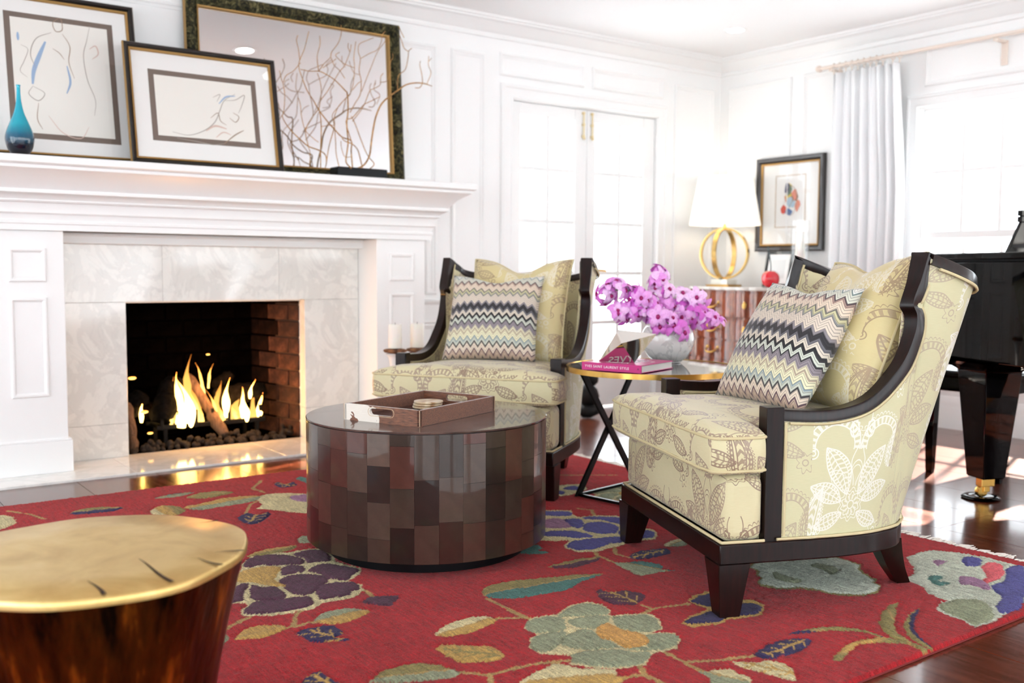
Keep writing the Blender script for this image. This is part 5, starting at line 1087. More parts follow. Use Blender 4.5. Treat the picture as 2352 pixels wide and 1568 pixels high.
for i in range(NCOL):
    a0, a1 = 2*PI*i/NCOL, 2*PI*(i+1)/NCOL; z = DZ0-RUGZ; ztop = DZ1-RUGZ-.008
    first = rn.uniform(.05, .135); cuts = [z]
    zz = z+first
    while zz < ztop-.03: cuts.append(zz); zz += rn.uniform(.115, .145)
    cuts.append(ztop); am = (a0+a1)/2
    for z0, z1 in zip(cuts, cuts[1:]):
        pts = []; K = 4; mb = MB()
        rows = [[(DR*math.cos(a0+.0006-am+(a1-a0-.0012)*k/K)-DR, DR*math.sin(a0+.0006-am+(a1-a0-.0012)*k/K), q) for q in (-(z1-z0)/2+.0004, (z1-z0)/2-.0004)] for k in range(K+1)]
        inr = [[(p[0]-.006, p[1], p[2]) for p in r_] for r_ in rows]
        mb.grid(rows); mb.grid(inr)
        for A, B_ in ((0, 0), (K, K)): mb.add([rows[A][0], rows[A][1], inr[A][1], inr[A][0]], [(0, 1, 2, 3)])
        for e in (0, 1): mb.grid([[r_[e] for r_ in rows], [r_[e] for r_ in inr]])
        o = mb.build('cladding_panel', M_parch.m, drum, smooth=30)
        o.location = (DR*math.cos(am), DR*math.sin(am), (z0+z1)/2); o.rotation_euler = (0, 0, am)
# cowhide tray
m = M_hide = Mat('brown_hide', (96, 58, 42), .45, sheen=.4)
nz = m.noise(m.coord('Object'), 5.5, 4, .6, .8); hair = m.noise(m.coord('Object', (120, 12, 120)), 3, 3)
tx, ty, tz = m.xyz(m.coord('Object'))
white = (Ex(m.nt, nz)+(tx*-1.0-.17).max(0)*2.6+(tx-.16).max(0)*1.6).gt(.71); bcol = m.ramp(hair, [(.3, (66, 34, 20)), (.7, (140, 86, 56))])
m.color(m.mix(white.k, bcol, (226, 216, 204))); m.bump(hair, .2, .003)
M_stitch = Mat('stitching', (196, 170, 140), .7); M_trayin = Mat('tray_leather', (58, 26, 22), .25, coat=.3)
TL_, TW_, TH_ = .45, .32, .055
tray = thing('serving_tray', 'rectangular brown cowhide serving tray with cut-out handles on the drum table', 'tray', (1.805, 2.985, DZ1), math.radians(22))
MB().box(-TL_/2+.012, TL_/2-.012, -TW_/2+.012, TW_/2-.012, 0, .009).build('tray_floor', M_trayin.m, tray)
for s in (1, -1):
    y0, y1 = (TW_/2-.012, TW_/2) if s > 0 else (-TW_/2, -TW_/2+.012)
    MB().box(-TL_/2, TL_/2, y0, y1, 0, TH_).build('long_side', M_hide.m, tray, bevel=.002)
    x0, x1 = (TL_/2-.012, TL_/2) if s > 0 else (-TL_/2, -TL_/2+.012)
    # short side with a rounded slot
    outer = [(-TW_/2, 0), (TW_/2, 0), (TW_/2, TH_), (-TW_/2, TH_)]
    hs = [(.045*c_+.0, .034+.012*s_) for c_, s_ in ()]
    slot = [( .038+.011*math.cos(t), .036+.011*math.sin(t)) for t in np.linspace(-PI/2, PI/2, 7)]+[(-.038+.011*math.cos(t), .036+.011*math.sin(t)) for t in np.linspace(PI/2, 3*PI/2, 7)]
    bm = bmesh.new()
    for xx in (x0, x1):
        vo = [bm.verts.new((xx, a, b)) for a, b in outer]; vi = [bm.verts.new((xx, a, b)) for a, b in slot]
        eo = [bm.edges.new((vo[i], vo[(i+1) % 4])) for i in range(4)]; ei = [bm.edges.new((vi[i], vi[(i+1) % 14])) for i in range(14)]
        bmesh.ops.triangle_fill(bm, edges=eo+ei, use_beauty=True)
        if xx == x0: A, Bv = vo, vi
    for i in range(4): bm.faces.new((A[i], A[(i+1) % 4], vo[(i+1) % 4], vo[i]))
    for i in range(14): bm.faces.new((Bv[i], Bv[(i+1) % 14], vi[(i+1) % 14], vi[i]))
    bmesh.ops.recalc_face_normals(bm, faces=bm.faces); me = bpy.data.meshes.new('handle_side'); bm.to_mesh(me); bm.free()
    ho = link('handle_side', me, M_hide.m, tray)
    xo = x0-.0005 if s < 0 else x1+.0005
    MB().tube([(xo, a*1.12, .036+(b-.036)*1.3) for a, b in slot], .0009, 5, closed=True).build('stitching', M_stitch.m, ho)
for sx in (1, -1):
    for sy in (1, -1):
        MB().tube([(sx*(TL_/2+.0004), sy*(TW_/2+.0004), .002), (sx*(TL_/2+.0004), sy*(TW_/2+.0004), TH_)], .0011, 5).build('corner_stitch', M_stitch.m, tray)
mc = Mat('agate_coaster', (224, 208, 180), .3); nz = mc.noise(mc.coord('Object'), 22, 3); mc.color(mc.ramp(nz, [(.35, (176, 132, 86)), (.5, (226, 206, 172)), (.7, (240, 232, 220))]))
for k_, lab in enumerate(('round cream coaster lying at the bottom of the stack in the tray', 'round cream coaster in the middle of the stack in the tray', 'round cream coaster with golden swirls on top of the stack in the tray')):
    MB().lathe([(.0, 0), (.048, 0), (.0525, .002), (.0535, .005), (.0525, .008), (.046, .0085), (0, .0078)], 40, cap=False).build('coaster', mc.m, None, smooth=50, label=lab, cat='coaster', group='coasters in the tray').location = (1.882+.003*k_, 3.075, DZ1+.0095+k_*.0088)
# ------------------------------------------------------------------ side table
SX, SY, SR, SZ = 3.01, 3.065, .373, .592
stb = thing('side_table', 'round glass-topped side table with brass rim and crossed black legs', 'side table', (SX, SY, RUGZ))
mg = Mat('smoked_glass_top', (40, 34, 32), .03, coat=1.0, coat_rough=.01)
MB().lathe([(0, SZ-.013-RUGZ), (SR-.006, SZ-.013-RUGZ), (SR-.006, SZ-.002-RUGZ), (0, SZ-.002-RUGZ)], 96, cap=False).build('glass_top', mg.m, stb, smooth=30)
MB().lathe([(SR-.007, SZ-.022-RUGZ), (SR, SZ-.022-RUGZ), (SR, SZ-RUGZ), (SR-.007, SZ-RUGZ), (SR-.007, SZ-.022-RUGZ)], 96, cap=False).build('brass_rim', M_brass.m, stb, smooth=30)
dv = Vector((.99, .155, 0)).normalized(); pv = Vector((-dv.y, dv.x, 0)); hz = SZ-.022-RUGZ
for off in (.24, -.24):
    for s in (1, -1):
        p0 = pv*off-dv*.20*s; p1 = pv*off+dv*.20*s; p1 = p1+Vector((0, 0, hz))
        ax_ = (p1-p0).normalized(); side = pv; nrm = ax_.cross(side).normalized()
        sec = [(-.0045*s if False else -.006, -.019), (.006, -.019), (.006, .019), (-.006, .019)]
        oo = pv*(.0062*s)
        mb = MB(); rows = [[p+oo+side*x_+(dv*y_) for x_, y_ in sec] for p in (p0, p1)]
        mb.grid(rows, closev=True); mb.fan(rows[0]); mb.fan(rows[1]); mb.build('leg', M_blackmetal.m, stb, bevel=.0015, seg=1)
    MB().box(-.20, .20, -.006, .006, 0, .012, Matrix.Translation(pv*off) @ Matrix(((dv.x, pv.x, 0, 0), (dv.y, pv.y, 0, 0), (0, 0, 1, 0), (0, 0, 0, 1)))).build('floor_bar', M_blackmetal.m, stb)
for e in (-.2, .2):
    MB().box(-.006, .006, -.24, .24, 0, .012, Matrix.Translation(dv*e) @ Matrix(((dv.x, pv.x, 0, 0), (dv.y, pv.y, 0, 0), (0, 0, 1, 0), (0, 0, 0, 1)))).build('floor_bar', M_blackmetal.m, stb)
    MB().box(-.006, .006, -.24, .24, hz-.012, hz, Matrix.Translation(dv*e) @ Matrix(((dv.x, pv.x, 0, 0), (dv.y, pv.y, 0, 0), (0, 0, 1, 0), (0, 0, 0, 1)))).build('top_bar', M_blackmetal.m, stb)
# pink book with lettered spine (local: x along spine, y into the pages)
def text_mesh(body, size, extrude=.0003, spacing=1.0):
    cu = bpy.data.curves.new('lettering', 'FONT'); cu.body = body; cu.size = size; cu.extrude = extrude; cu.align_x = 'CENTER'; cu.align_y = 'CENTER'; cu.space_character = spacing
    o = bpy.data.objects.new('lettering', cu); COL.objects.link(o); dg = bpy.context.evaluated_depsgraph_get()
    me = bpy.data.meshes.new_from_object(o.evaluated_get(dg)); bpy.data.objects.remove(o); return me
M_pink = Mat('magenta_cloth', (200, 34, 122), .4, coat=.2); M_pages = Mat('book_pages', (240, 238, 232), .8); M_ltr = Mat('white_lettering', (246, 240, 243), .5)
bk0, bk1 = Vector((2.652, 3.115, 0)), Vector((2.738, 2.854, 0))
bd = (bk1-bk0).normalized(); BL, BW, BH = .275, .28, .032
book = thing('book', 'magenta hardback book lying flat on the side table with a lettered spine', 'book', (bk0+bk1)/2+Vector((0, 0, SZ)), math.atan2(bd.y, bd.x))
MB().box(-BL/2+.004, BL/2-.004, .004, BW-.005, .003, BH-.003).build('pages', M_pages.m, book)
MB().box(-BL/2, BL/2, 0, BW, 0, .003).box(-BL/2, BL/2, 0, BW, BH-.003, BH).box(-BL/2, BL/2, -.002, .003, 0, BH).build('cover', M_pink.m, book, bevel=.0008, seg=1)
te = text_mesh('YVES SAINT LAURENT STYLE', .0145, spacing=1.12); o = link('spine_lettering', te, M_ltr.m, book); o.location = (-.02, -.0023, BH/2); o.rotation_euler = (PI/2, 0, 0)
te = text_mesh('A', .012); o = link('spine_mark', te, Mat('black_print', (20, 10, 18), .5).m, book); o.location = (BL/2-.014, -.0023, BH/2); o.rotation_euler = (PI/2, 0, 0)
te = text_mesh('YVES\nSAINT\nLAURENT\nSTYLE', .05); o = link('cover_lettering', te, M_ltr.m, book); o.location = (0, BW/2, BH+.0002); o.rotation_euler = (0, 0, PI)
# faceted mirror-polished bipyramid standing on the book
pr_ = thing('faceted_object', 'polished silver faceted pyramid paperweight on the pink book', 'paperweight', (2.80, 3.03, SZ+BH))
bm = bmesh.new()
for p in ((2.725, 3.095, .624), (2.796, 2.957, .624), (2.747, 2.981, .704), (2.819, 3.081, .752), (2.912, 2.949, .738), (2.90, 3.10, .624)): bm.verts.new((p[0]-2.80, p[1]-3.03, p[2]-.624))
bmesh.ops.convex_hull(bm, input=bm.verts); bmesh.ops.recalc_face_normals(bm, faces=bm.faces)
me = bpy.data.meshes.new('facets'); bm.to_mesh(me); bm.free(); link('facets', me, M_chrome.m, pr_)
# marble bowl
m = M_bowl = Mat('veined_bowl', (236, 234, 230), .12, coat=.4)
vv = Ex(m.nt, m.noise(m.coord('Object'), 7, 5, .6, 1.2)); f1 = (vv-.5).line(.03); m.color(m.mix((f1*.3).k, (240, 238, 234), (130, 128, 128)))
BX, BY = 3.19, 3.16
BP = [(0, 0), (.055, 0), (.062, .004), (.09, .03), (.11, .065), (.117, .10), (.112, .135), (.098, .158), (.092, .16), (.09, .155), (.10, .13), (.105, .10), (.098, .065), (.07, .03), (0, .02)]
MB().lathe(cr(BP, 4), 48, cap=False).build('flower_bowl', M_bowl.m, None, smooth=60, label='round white marble bowl holding the orchids on the side table', cat='vase').location = (BX, BY, SZ)
# orchids
m = M_petal = Mat('orchid_petal', (226, 120, 214), .5, sss=.1)
nz = m.noise(m.coord('Object'), 130, 3, .7); rr = m.rnd()
ca = m.ramp(rr, [(0, (206, 76, 196)), (.25, (226, 122, 216)), (.6, (240, 166, 236)), (1, (248, 210, 246))])
m.color(m.mix((Ex(m.nt, nz).gt(.58)*.3).k, ca, (200, 70, 180)))
M_lip = Mat('orchid_lip', (158, 12, 98), .4); M_stem = Mat('orchid_stem', (96, 120, 62), .5)
def blossom_mesh(seed):
    rn = random.Random(seed); mb = MB()
    for k in range(5):
        a = PI/2+k*2*PI/5+rn.uniform(-.1, .1); L = .036*rn.uniform(.92, 1.1); w = .0165 if k in (1, 4) else .013
        rows = []
        for i in range(6):
            t = i/5; ww = w*math.sin(PI*min(1, .12+t*.8))**.8; zz = .006*math.sin(t*PI)*1.2-.010*t*t+rn.uniform(-.001, .001)
            rows.append([(math.cos(a)*(.004+L*t)-math.sin(a)*ww*s, math.sin(a)*(.004+L*t)+math.cos(a)*ww*s, zz-abs(s)*.003) for s in (-1, -.5, 0, .5, 1)])
        mb.grid(rows)
    return mb.mesh('blossom', smooth=80)
bl_me = [blossom_mesh(k) for k in range(4)]
lip_me = MB().ico((0, -.006, .004), .0085, 1, (1, 1.2, .8)).mesh('lip', smooth=80)
for me_ in bl_me: me_.materials.append(M_petal.m)
lip_me.materials.append(M_lip.m)
RV = Vector((.805, -.593, 0)); FV = Vector((.593, .805, 0)); ZV = Vector((0, 0, 1))
rim = Vector((BX, BY, SZ+.15))
SPR = [('long pale spray of pink orchids arching far to the left of the bowl', [(0, 0, 0), (-.06, -.03, .09), (-.15, -.04, .16), (-.25, -.03, .17), (-.30, 0, .15)], 30), ('upright spray of pale pink orchids at the top of the bouquet', [(0, 0, 0), (-.02, .02, .12), (-.04, .03, .2), (-.035, .03, .26)], 18), ('spray of magenta orchids drooping over the right of the bowl', [(.02, 0, 0), (.08, -.03, .07), (.15, -.03, .06), (.21, -.02, .01)], 24), ('front spray of magenta orchids hanging over the bowl rim', [(-.02, -.04, 0), (-.05, -.09, .05), (-.02, -.12, .03), (.04, -.12, -.01)], 16), ('lower left spray of magenta orchids beneath the long spray', [(-.02, -.02, 0), (-.09, -.06, .06), (-.17, -.06, .08), (-.24, -.04, .07)], 24), ('back spray of light pink orchids on the right of the bouquet', [(.02, .03, 0), (.06, .04, .12), (.12, .04, .14), (.17, .03, .11)], 18)]
rn = random.Random(14)
for lab, path, nb in SPR:
    sp_ = thing('orchid_spray', lab, 'flower', rim, group='orchid sprays in the marble bowl')
    P = cr([tuple(RV*a+FV*b+ZV*c) for a, b, c in path], 6)
    P = [(0, 0, -.10)]+P
    MB().tube(P, .0028, 6).build('stem', M_stem.m, sp_, smooth=60)
    for k in range(nb):
        q = Vector(P[1+int((k+.8)/nb*(len(P)-2))]); j = Vector((rn.gauss(0, 1), rn.gauss(0, 1), rn.gauss(0, 1))).normalized()*rn.uniform(.012, .045)
        o = bpy.data.objects.new('blossom', bl_me[rn.randrange(4)]); COL.objects.link(o); o.parent = sp_; o.location = q+j
        face = (j.normalized()*.9+Vector((-.45, -.6, .25))+Vector((rn.uniform(-.4, .4), rn.uniform(-.4, .4), rn.uniform(-.3, .4)))).normalized()
        o.rotation_euler = face.to_track_quat('Z', 'Y').to_euler(); s_ = rn.uniform(.95, 1.3); o.scale = (s_, s_, s_)
        l_ = bpy.data.objects.new('lip', lip_me); COL.objects.link(l_); l_.parent = o
# ------------------------------------------------------------------ serpentine chest by the window wall
m = M_burl = Mat('polished_burl', (150, 74, 42), .18, spec=.3, coat=.45, coat_rough=.05)
nz = m.noise(m.coord('Object', (3, 3, 1)), 9, 6, .65, 1.0); m.color(m.ramp(nz, [(.3, (62, 22, 10)), (.55, (122, 54, 26)), (.8, (164, 86, 48))]))
M_top = Mat('chest_top', (206, 198, 190), .12, coat=.4)
chest = thing('serpentine_chest', 'bulging ribbed burl wood chest of drawers with gilt handles under the lamp', 'chest', (5.72, 4.63, 0))
CY0, CY1 = -.60, .60
def plan(y, add=0.0):
    t = (y-CY0)/(CY1-CY0)
    s = -.235-.045*math.cos(2*PI*(t-.5))-.014*abs(math.sin(t*PI*8.5))**.6
    return s-add
ysm = np.linspace(CY0, CY1, 140)
def bowed(z0, z1, add, back=.10, y0=CY0, y1=CY1):
    poly = [(plan(y, add), y*(1+add*.6)) for y in ysm if y0-1e-6 <= y <= y1+1e-6]
    poly = poly+[(back, poly[-1][1]), (back, poly[0][1])]
    return MB().prism(poly, z0, z1)
bowed(.36, .852, -.008).build('carcass', M_burl.m, chest, smooth=50)
bowed(.852, .862, .006).build('top_molding', M_burl.m, chest, smooth=50)
bowed(.862, .885, .016).build('top', M_top.m, chest, smooth=50, bevel=.004)
bowed(.33, .36, .01).build('base_molding', M_burl.m, chest, smooth=50)
for z0, z1 in ((.365, .50), (.512, .66), (.672, .845)):
    dr = bowed(z0, z1, .006, back=-.2).build('drawer', M_burl.m, chest, smooth=50)
    for yy in (-.33, .33):
        xx = plan(yy, .012); zc = (z0+z1)/2
        MB().tube(cr([(xx, yy-.05, zc+.012), (xx-.028, yy-.04, zc-.012), (xx-.034, yy, zc-.022), (xx-.028, yy+.04, zc-.012), (xx, yy+.05, zc+.012)], 5), .006, 8).ico((xx, yy-.05, zc+.014), .016, 1, (.5, 1, 1)).ico((xx, yy+.05, zc+.014), .016, 1, (.5, 1, 1)).build('gilt_handle', M_brassold.m, dr, smooth=60)
    MB().ico((plan(0, .012), 0, (z0+z1)/2), .02, 1, (.4, 1, 1.4)).build('keyhole_plate', M_brassold.m, dr, smooth=60)
for sx, sy in ((-.18, -.5), (-.18, .5), (.05, -.5), (.05, .5)):
    pts = cr([(sx, sy, .36), (sx-.02*(1 if sx < 0 else -1), sy*1.02, .25), (sx+.01, sy, .1), (sx-.02, sy*1.02, .0)], 5)
    MB().tube(pts, [.045-.025*i/(len(pts)-1) if i < len(pts)-3 else .022 for i in range(len(pts))], 10).build('leg', M_burl.m, chest, smooth=60)

# table lamp with ringed gold base
lampz = .885
lamp = thing('table_lamp', 'table lamp with crossed gold rings and a white drum shade on the chest', 'lamp', (5.70, 5.075, lampz))
MB().box(-.075, .075, -.11, .11, 0, .012).build('brass_foot', M_brassold.m, lamp, bevel=.002)
MB().box(-.055, .055, -.08, .08, .012, .052).build('crystal_block', Mat('crystal_block', (244, 240, 226), .08, coat=.5).m, lamp, bevel=.003)
M_lampgold = Mat('satin_gold', (216, 180, 112), .25, metal=1.0)
for ang in (math.radians(-72), math.radians(18)):
    n = 64; rows = []
    for k in range(n):
        t = 2*PI*k/n; d = Vector((math.cos(ang), math.sin(ang), 0)); nn = Vector((-d.y, d.x, 0)); rad = d*math.cos(t)+ZV*math.sin(t)
        c = ZV*.242; rows.append([c+rad*(.186+a)+nn*b for a, b in ((-.006, -.017), (.006, -.017), (.006, .017), (-.006, .017))])
    MB().grid(rows, closeu=True, closev=True).build('ring', M_lampgold.m, lamp, smooth=40)
MB().tube([(0, 0, .425), (0, 0, .62)], .009, 10).ico((0, 0, .435), .018, 1).build('neck', M_lampgold.m, lamp, smooth=50)
msh = Mat('linen_shade', (250, 247, 240), .8, emit=(255, 246, 232), estr=.22)
MB().lathe([(.262, .452), (.262, .456), (.198, .808), (.196, .808), (.259, .456), (.259, .452), (.262, .452)], 56, cap=False).build('shade', msh.m, lamp, smooth=60)
bulb = MB().ico((0, 0, .62), .035, 2).build('bulb', Mat('bulb', (255, 255, 255), .5, emit=(255, 226, 180), estr=3).m, lamp, smooth=60)
ll = bpy.data.lights.new('lamp_light', 'POINT'); ll.energy = .9; ll.color = (1, .86, .68); ll.shadow_soft_size = .06
llo = bpy.data.objects.new('lamp_light', ll); COL.objects.link(llo); llo.parent = lamp; llo.location = (0, 0, .72)
# framed abstract on the wall
def fill_abs(root, w, h, z0, d):
    MB().box(-w/2, w/2, -.008, -.003, z0, z0+h).build('mat_board', M_mat.m, root)
    ring_frame(MB(), (-.135, .135, z0+h/2-.17, z0+h/2+.21), [(0, .008), (0, .0095), (.004, .0095), (.004, .008)], lambda A, B, P: (A, -P, B)).build('inner_border', M_goldleaf.m, root)
    rn = random.Random(9); zc = z0+h/2+.03
    cols = [(214, 80, 66), (90, 120, 170), (226, 200, 90), (110, 130, 110), (150, 110, 90), (60, 70, 110), (230, 150, 130), (180, 205, 220)]
    for k in range(16):
        a = rn.uniform(0, 2*PI); r = rn.uniform(0, .075); c = (r*math.cos(a), zc+1.5*r*math.sin(a)); n = 7
        ring = [(c[0]+rn.uniform(.018, .04)*math.cos(t), -.0084-.0002*k, c[1]+rn.uniform(.02, .055)*math.sin(t)) for t in np.linspace(0, 2*PI, n, endpoint=False)]
        MB().fan(ring).build('paint_patch', Mat('paint_%d' % k, cols[k % 8], .8).m, root, fixn=False)
    strokes(root, [('n', .002, [(-.06, zc-.05), (-.02, zc+.09), (.04, zc+.08), (.06, zc-.02), (.02, zc-.11), (-.05, zc-.06)]), ('n', .002, [(0, zc+.06), (.02, zc), (-.01, zc-.06)])], -.0125)
    MB().add([(-w/2, -.02, z0), (w/2, -.02, z0), (w/2, -.02, z0+h), (-w/2, -.02, z0+h)], [(0, 1, 2, 3)]).build('picture_glass', M_picglass, root, fixn=False)
M_espf = Mat('dark_frame', (34, 26, 24), .3, coat=.3)
pw = framed('wall_picture', 'framed colourful abstract print hanging beside the lamp', 'picture', 6.0, 4.716, 1.146, 4.716, .605, .69, .045, .04, M_espf.m, M_goldleaf.m, fill_abs, edge=False)
pw.rotation_euler = (0, 0, -PI/2); pw.location = (XW-.004, 4.716, 1.146)
def fill_photo(root, w, h, z0, d):
    MB().box(-w/2, w/2, -.006, -.003, z0, z0+h).build('mat_board', M_mat.m, root)
    MB().box(-w/2+.03, w/2-.03, -.0075, -.006, z0+.04, z0+h-.04).build('print', Mat('pale_print', (226, 228, 226), .7).m, root)
sf = framed('photo_frame', 'small black photo frame leaning on the chest behind the red cherry', 'picture frame', 5.72, 4.645, .8855, 4.645, .215, .262, .022, .015, Mat('black_frame', (14, 22, 26), .25, coat=.4).m, None, fill_photo)
sf.rotation_euler = (-.26, 0, -PI/2+.12); sf.location = (5.76, 4.64, .8865)
# red cherry ornament
ch = thing('cherry_ornament', 'glossy red cherry ornament with a thin stem on the chest', 'ornament', (5.61, 4.565, .885))
MB().lathe(cr([(0, 0), (.02, .0), (.05, .018), (.063, .055), (.056, .09), (.034, .112), (.012, .114), (0, .106)], 4), 32, cap=False).build('fruit', Mat('cherry_red', (214, 2, 34), .08, coat=1.0).m, ch, smooth=60)
MB().tube(cr([(0, 0, .104), (.004, .004, .17), (0, .018, .24), (-.004, .026, .29)], 5), [.004]*15+[.006], 7).build('stem', Mat('cherry_stem', (70, 84, 88), .4, metal=.4).m, ch, smooth=60)
# glass hurricane with candle
gh = thing('glass_hurricane', 'clear glass hurricane with a white candle on the right of the chest', 'candle holder', (5.63, 4.335, .885))
mgl = arch_glass('clear_glass', refl=.12)
MB().lathe([(.0, 0), (.06, 0), (.062, .006), (.03, .02), (.024, .06), (.03, .1), (.055, .14), (.062, .2), (.062, .46)], 36, cap=False).build('glass', mgl, gh, smooth=60)
MB().lathe([(.0, .15), (.03, .15), (.032, .16), (.032, .38), (.026, .386), (0, .384)], 28, cap=False).build('candle', M_candle.m, gh, smooth=50)

# ------------------------------------------------------------------ curtain, rod
rod = thing('curtain_rod', 'slim brushed curtain rod with ball finial above the window', 'curtain rod', (5.90, 3.2, 2.405))
M_rod = Mat('champagne_rod', (234, 220, 208), .4, metal=.15)
MB().tube([(0, -1.2, 0), (0, 1.20, 0)], .0125, 12).build('pole', M_rod.m, rod, smooth=50)
MB().ico((0, 1.222, 0), .024, 2).build('finial', M_rod.m, rod, smooth=60)
for yy in (-.035, 1.12, -1.15):
    MB().box(-.012, .11, yy-.014, yy+.014, -.03, -.014).box(.098, .11, yy-.02, yy+.02, -.16, -.014).build('bracket', M_rod.m, rod, bevel=.003)
cur = thing('curtain', 'pale grey white pinch-pleated curtain hanging left of the window', 'curtain', (5.90, 4.12, 0))
mcu = Mat('curtain_linen', (249, 249, 250), .85, sheen=.2)
rows = []; nU = 220
for i in range(nU+1):
    t = i/nU; row = []
    for k in range(15):
        z = 2.355-(2.355-.02)*k/14; hgt = k/14
        sp = .56*(.88+.12*min(1, hgt*3)); y = .18-sp*t*1.0
        w = .018+.022*min(1, hgt*5); ph = t*2*PI*8+.5*math.sin(t*9)
        row.append((w*math.sin(ph)+.008*math.sin(ph*2.3+hgt*3), y+.006*math.sin(ph*1.7+hgt*2), z))
    rows.append(row)
cu_o = MB().grid(rows).build('drape', mcu.m, cur, smooth=80)
so = cu_o.modifiers.new('thick', 'SOLIDIFY'); so.thickness = .003
for i in range(11):
    yy = .178-.47*i/10*(1 if i < 9 else 1.06)
    rk = [(.0+.021*math.cos(t), yy+.004*math.sin(t*2), 2.405-.004+.021*math.sin(t)) for t in np.linspace(0, 2*PI, 20, endpoint=False)]
    MB().tube(rk, .0028, 6, closed=True).box(-.003, .003, yy-.003, yy+.003, 2.35, 2.383).build('curtain_ring', M_rod.m, cur, smooth=50)

# ------------------------------------------------------------------ grand piano and bench
P0 = Vector((4.262, 2.525, 0)); xk = Vector((.921, -.39, 0)); yk = Vector((-.39, -.921, 0))
pia = thing('grand_piano', 'black lacquered grand piano by the window behind the near armchair', 'piano', P0)
pia.matrix_world = Matrix(((xk.x, -yk.x, 0, P0.x), (xk.y, -yk.y, 0, P0.y), (0, 0, 1, 0), (0, 0, 0, 1)))
out = [(0, 0), (1.48, 0), (1.48, -1.55)]+[p for p in cr([(1.48, -1.55), (1.40, -1.85), (1.1, -1.92), (.85, -1.75), (.62, -1.4), (.3, -1.15), (.05, -.95), (0, -.72)], 5)][1:]
MB().prism(out, .615, 1.045).build('case', M_black.m, pia, bevel=.006, smooth=40)
MB().prism([(a*1.012-.008, b*1.006+.006) for a, b in out], 1.055, 1.083).build('lid', M_black.m, pia, bevel=.005, smooth=40)
MB().prism([(.03, -.03), (1.45, -.03), (1.45, -1.2), (.05, -.8)], 1.044, 1.056).build('lid_gap', M_blackmetal.m, pia)
def piano_leg(x, y):
    t = MB(); prof = [(.052, .095), (.056, .1), (.088, .50), (.092, .57), (.112, .585), (.15, .60), (.19, .617)]
    rows = [[(x+sx*w, y+sy*w, z) for sx, sy in ((-1, -1), (1, -1), (1, 1), (-1, 1))] for w, z in prof]
    t.grid(rows, closev=True); t.fan(rows[0]); lg = t.build('leg', M_black.m, pia, bevel=.004, smooth=30)
    MB().box(x-.034, x+.034, y-.02, y+.02, .055, .096).box(x-.02, x+.012, y-.018, y+.018, .03, .06).build('brass_caster', M_brass.m, lg, bevel=.003)
    w = MB().lathe([(.0, -.012), (.024, -.012), (.027, 0), (.024, .012), (0, .012)], 20, cap=False)
    w.xform(Matrix.Translation((x-.02, y, .033)) @ Matrix.Rotation(PI/2, 4, 'X')); w.build('caster_wheel', M_brass.m, lg, smooth=50)
    MB().lathe([(0, 0), (.075, 0), (.082, .006), (.07, .014), (.05, .012), (0, .006)], 36, cap=False).xform(Matrix.Translation((x-.02, y, 0))).build('caster_cup', M_black.m, lg, smooth=50)
piano_leg(.115, -.235); piano_leg(1.36, -.235); piano_leg(1.12, -1.62)
MB().prism([(.31, -.03), (1.16, -.03), (1.16, -.08), (.31, -.08)], 1.083, 1.09).build('desk_ledge', M_black.m, pia)
dk = MB(); q = [(.322, 1.088), (1.15, 1.088), (1.08, 1.23), (.392, 1.23)]
dk.add([(a, -.045, b) for a, b in q]+[(a, -.065, b) for a, b in q], [(0, 1, 2, 3), (7, 6, 5, 4), (0, 4, 5, 1), (1, 5, 6, 2), (2, 6, 7, 3), (3, 7, 4, 0)]); dk.box(.388, 1.085, -.07, -.04, 1.23, 1.255).box(.388, 1.085, -.07, -.04, 1.259, 1.284).box(.396, 1.078, -.066, -.044, 1.25, 1.262)
dk.build('music_desk', M_black.m, pia, bevel=.002)
MB().box(.05, 1.43, -.10, .03, .60, .66).build('key_slip', M_black.m, pia, bevel=.004)
MB().box(.55, .95, -.30, -.24, .07, .6).build('pedal_lyre', M_black.m, pia, bevel=.01)
bench = thing('piano_bench', 'black piano bench tucked beside the grand piano', 'bench', (5.02, 2.575, 0), math.radians(2))
MB().box(-.44, .44, -.215, .215, .485, .522).build('seat', M_black.m, bench, bevel=.012, seg=3)
MB().box(-.41, .41, -.19, .19, .418, .487).build('apron', M_black.m, bench, bevel=.003)
for sx in (-1, 1):
    for sy in (-1, 1):
        x, y = sx*.395, sy*.17; mb = MB(); rows = [[(x+a*w, y+b*w, z) for a, b in ((-1, -1), (1, -1), (1, 1), (-1, 1))] for w, z in ((.015, 0), (.017, .02), (.027, .43))]
        mb.grid(rows, closev=True); mb.fan(rows[0]); mb.build('leg', M_black.m, bench, bevel=.002)

# ------------------------------------------------------------------ gilded stump table in the foreground
m = M_gtop = Mat('gilded_top', (222, 190, 120), .34, metal=.75)
nz = m.noise(m.coord('Object'), 7, 5, .6, .6); m.color(m.ramp(nz, [(.3, (200, 164, 96)), (.55, (226, 196, 128)), (.8, (238, 214, 158))]))
m = M_gside = Mat('bronze_with_reflections', (70, 40, 18), .3, metal=.8)  # dark reflections and orange highlights put into the metal colour
nz = m.noise(m.coord('Object', (8, 8, 1)), 3, 4); m.color(m.ramp(nz, [(.35, (14, 7, 2)), (.58, (84, 44, 9)), (.78, (190, 110, 30))])); m.bump(nz, .3, .02)
stp = thing('stump_side_table', 'gilded tree stump side table in the left foreground', 'side table', (.464, 1.975, RUGZ))
NS = 96; SZT = .46-RUGZ
def rs(a, z):
    t = z/SZT; base = .205+.082*t**1.4
    return base*(1+.018*math.sin(3*a+.6)+.012*math.sin(5*a+2)+.008*math.sin(9*a+1))
zs = [0, .05, .12, .2, .28, .35, .40, SZT-.018, SZT-.007]
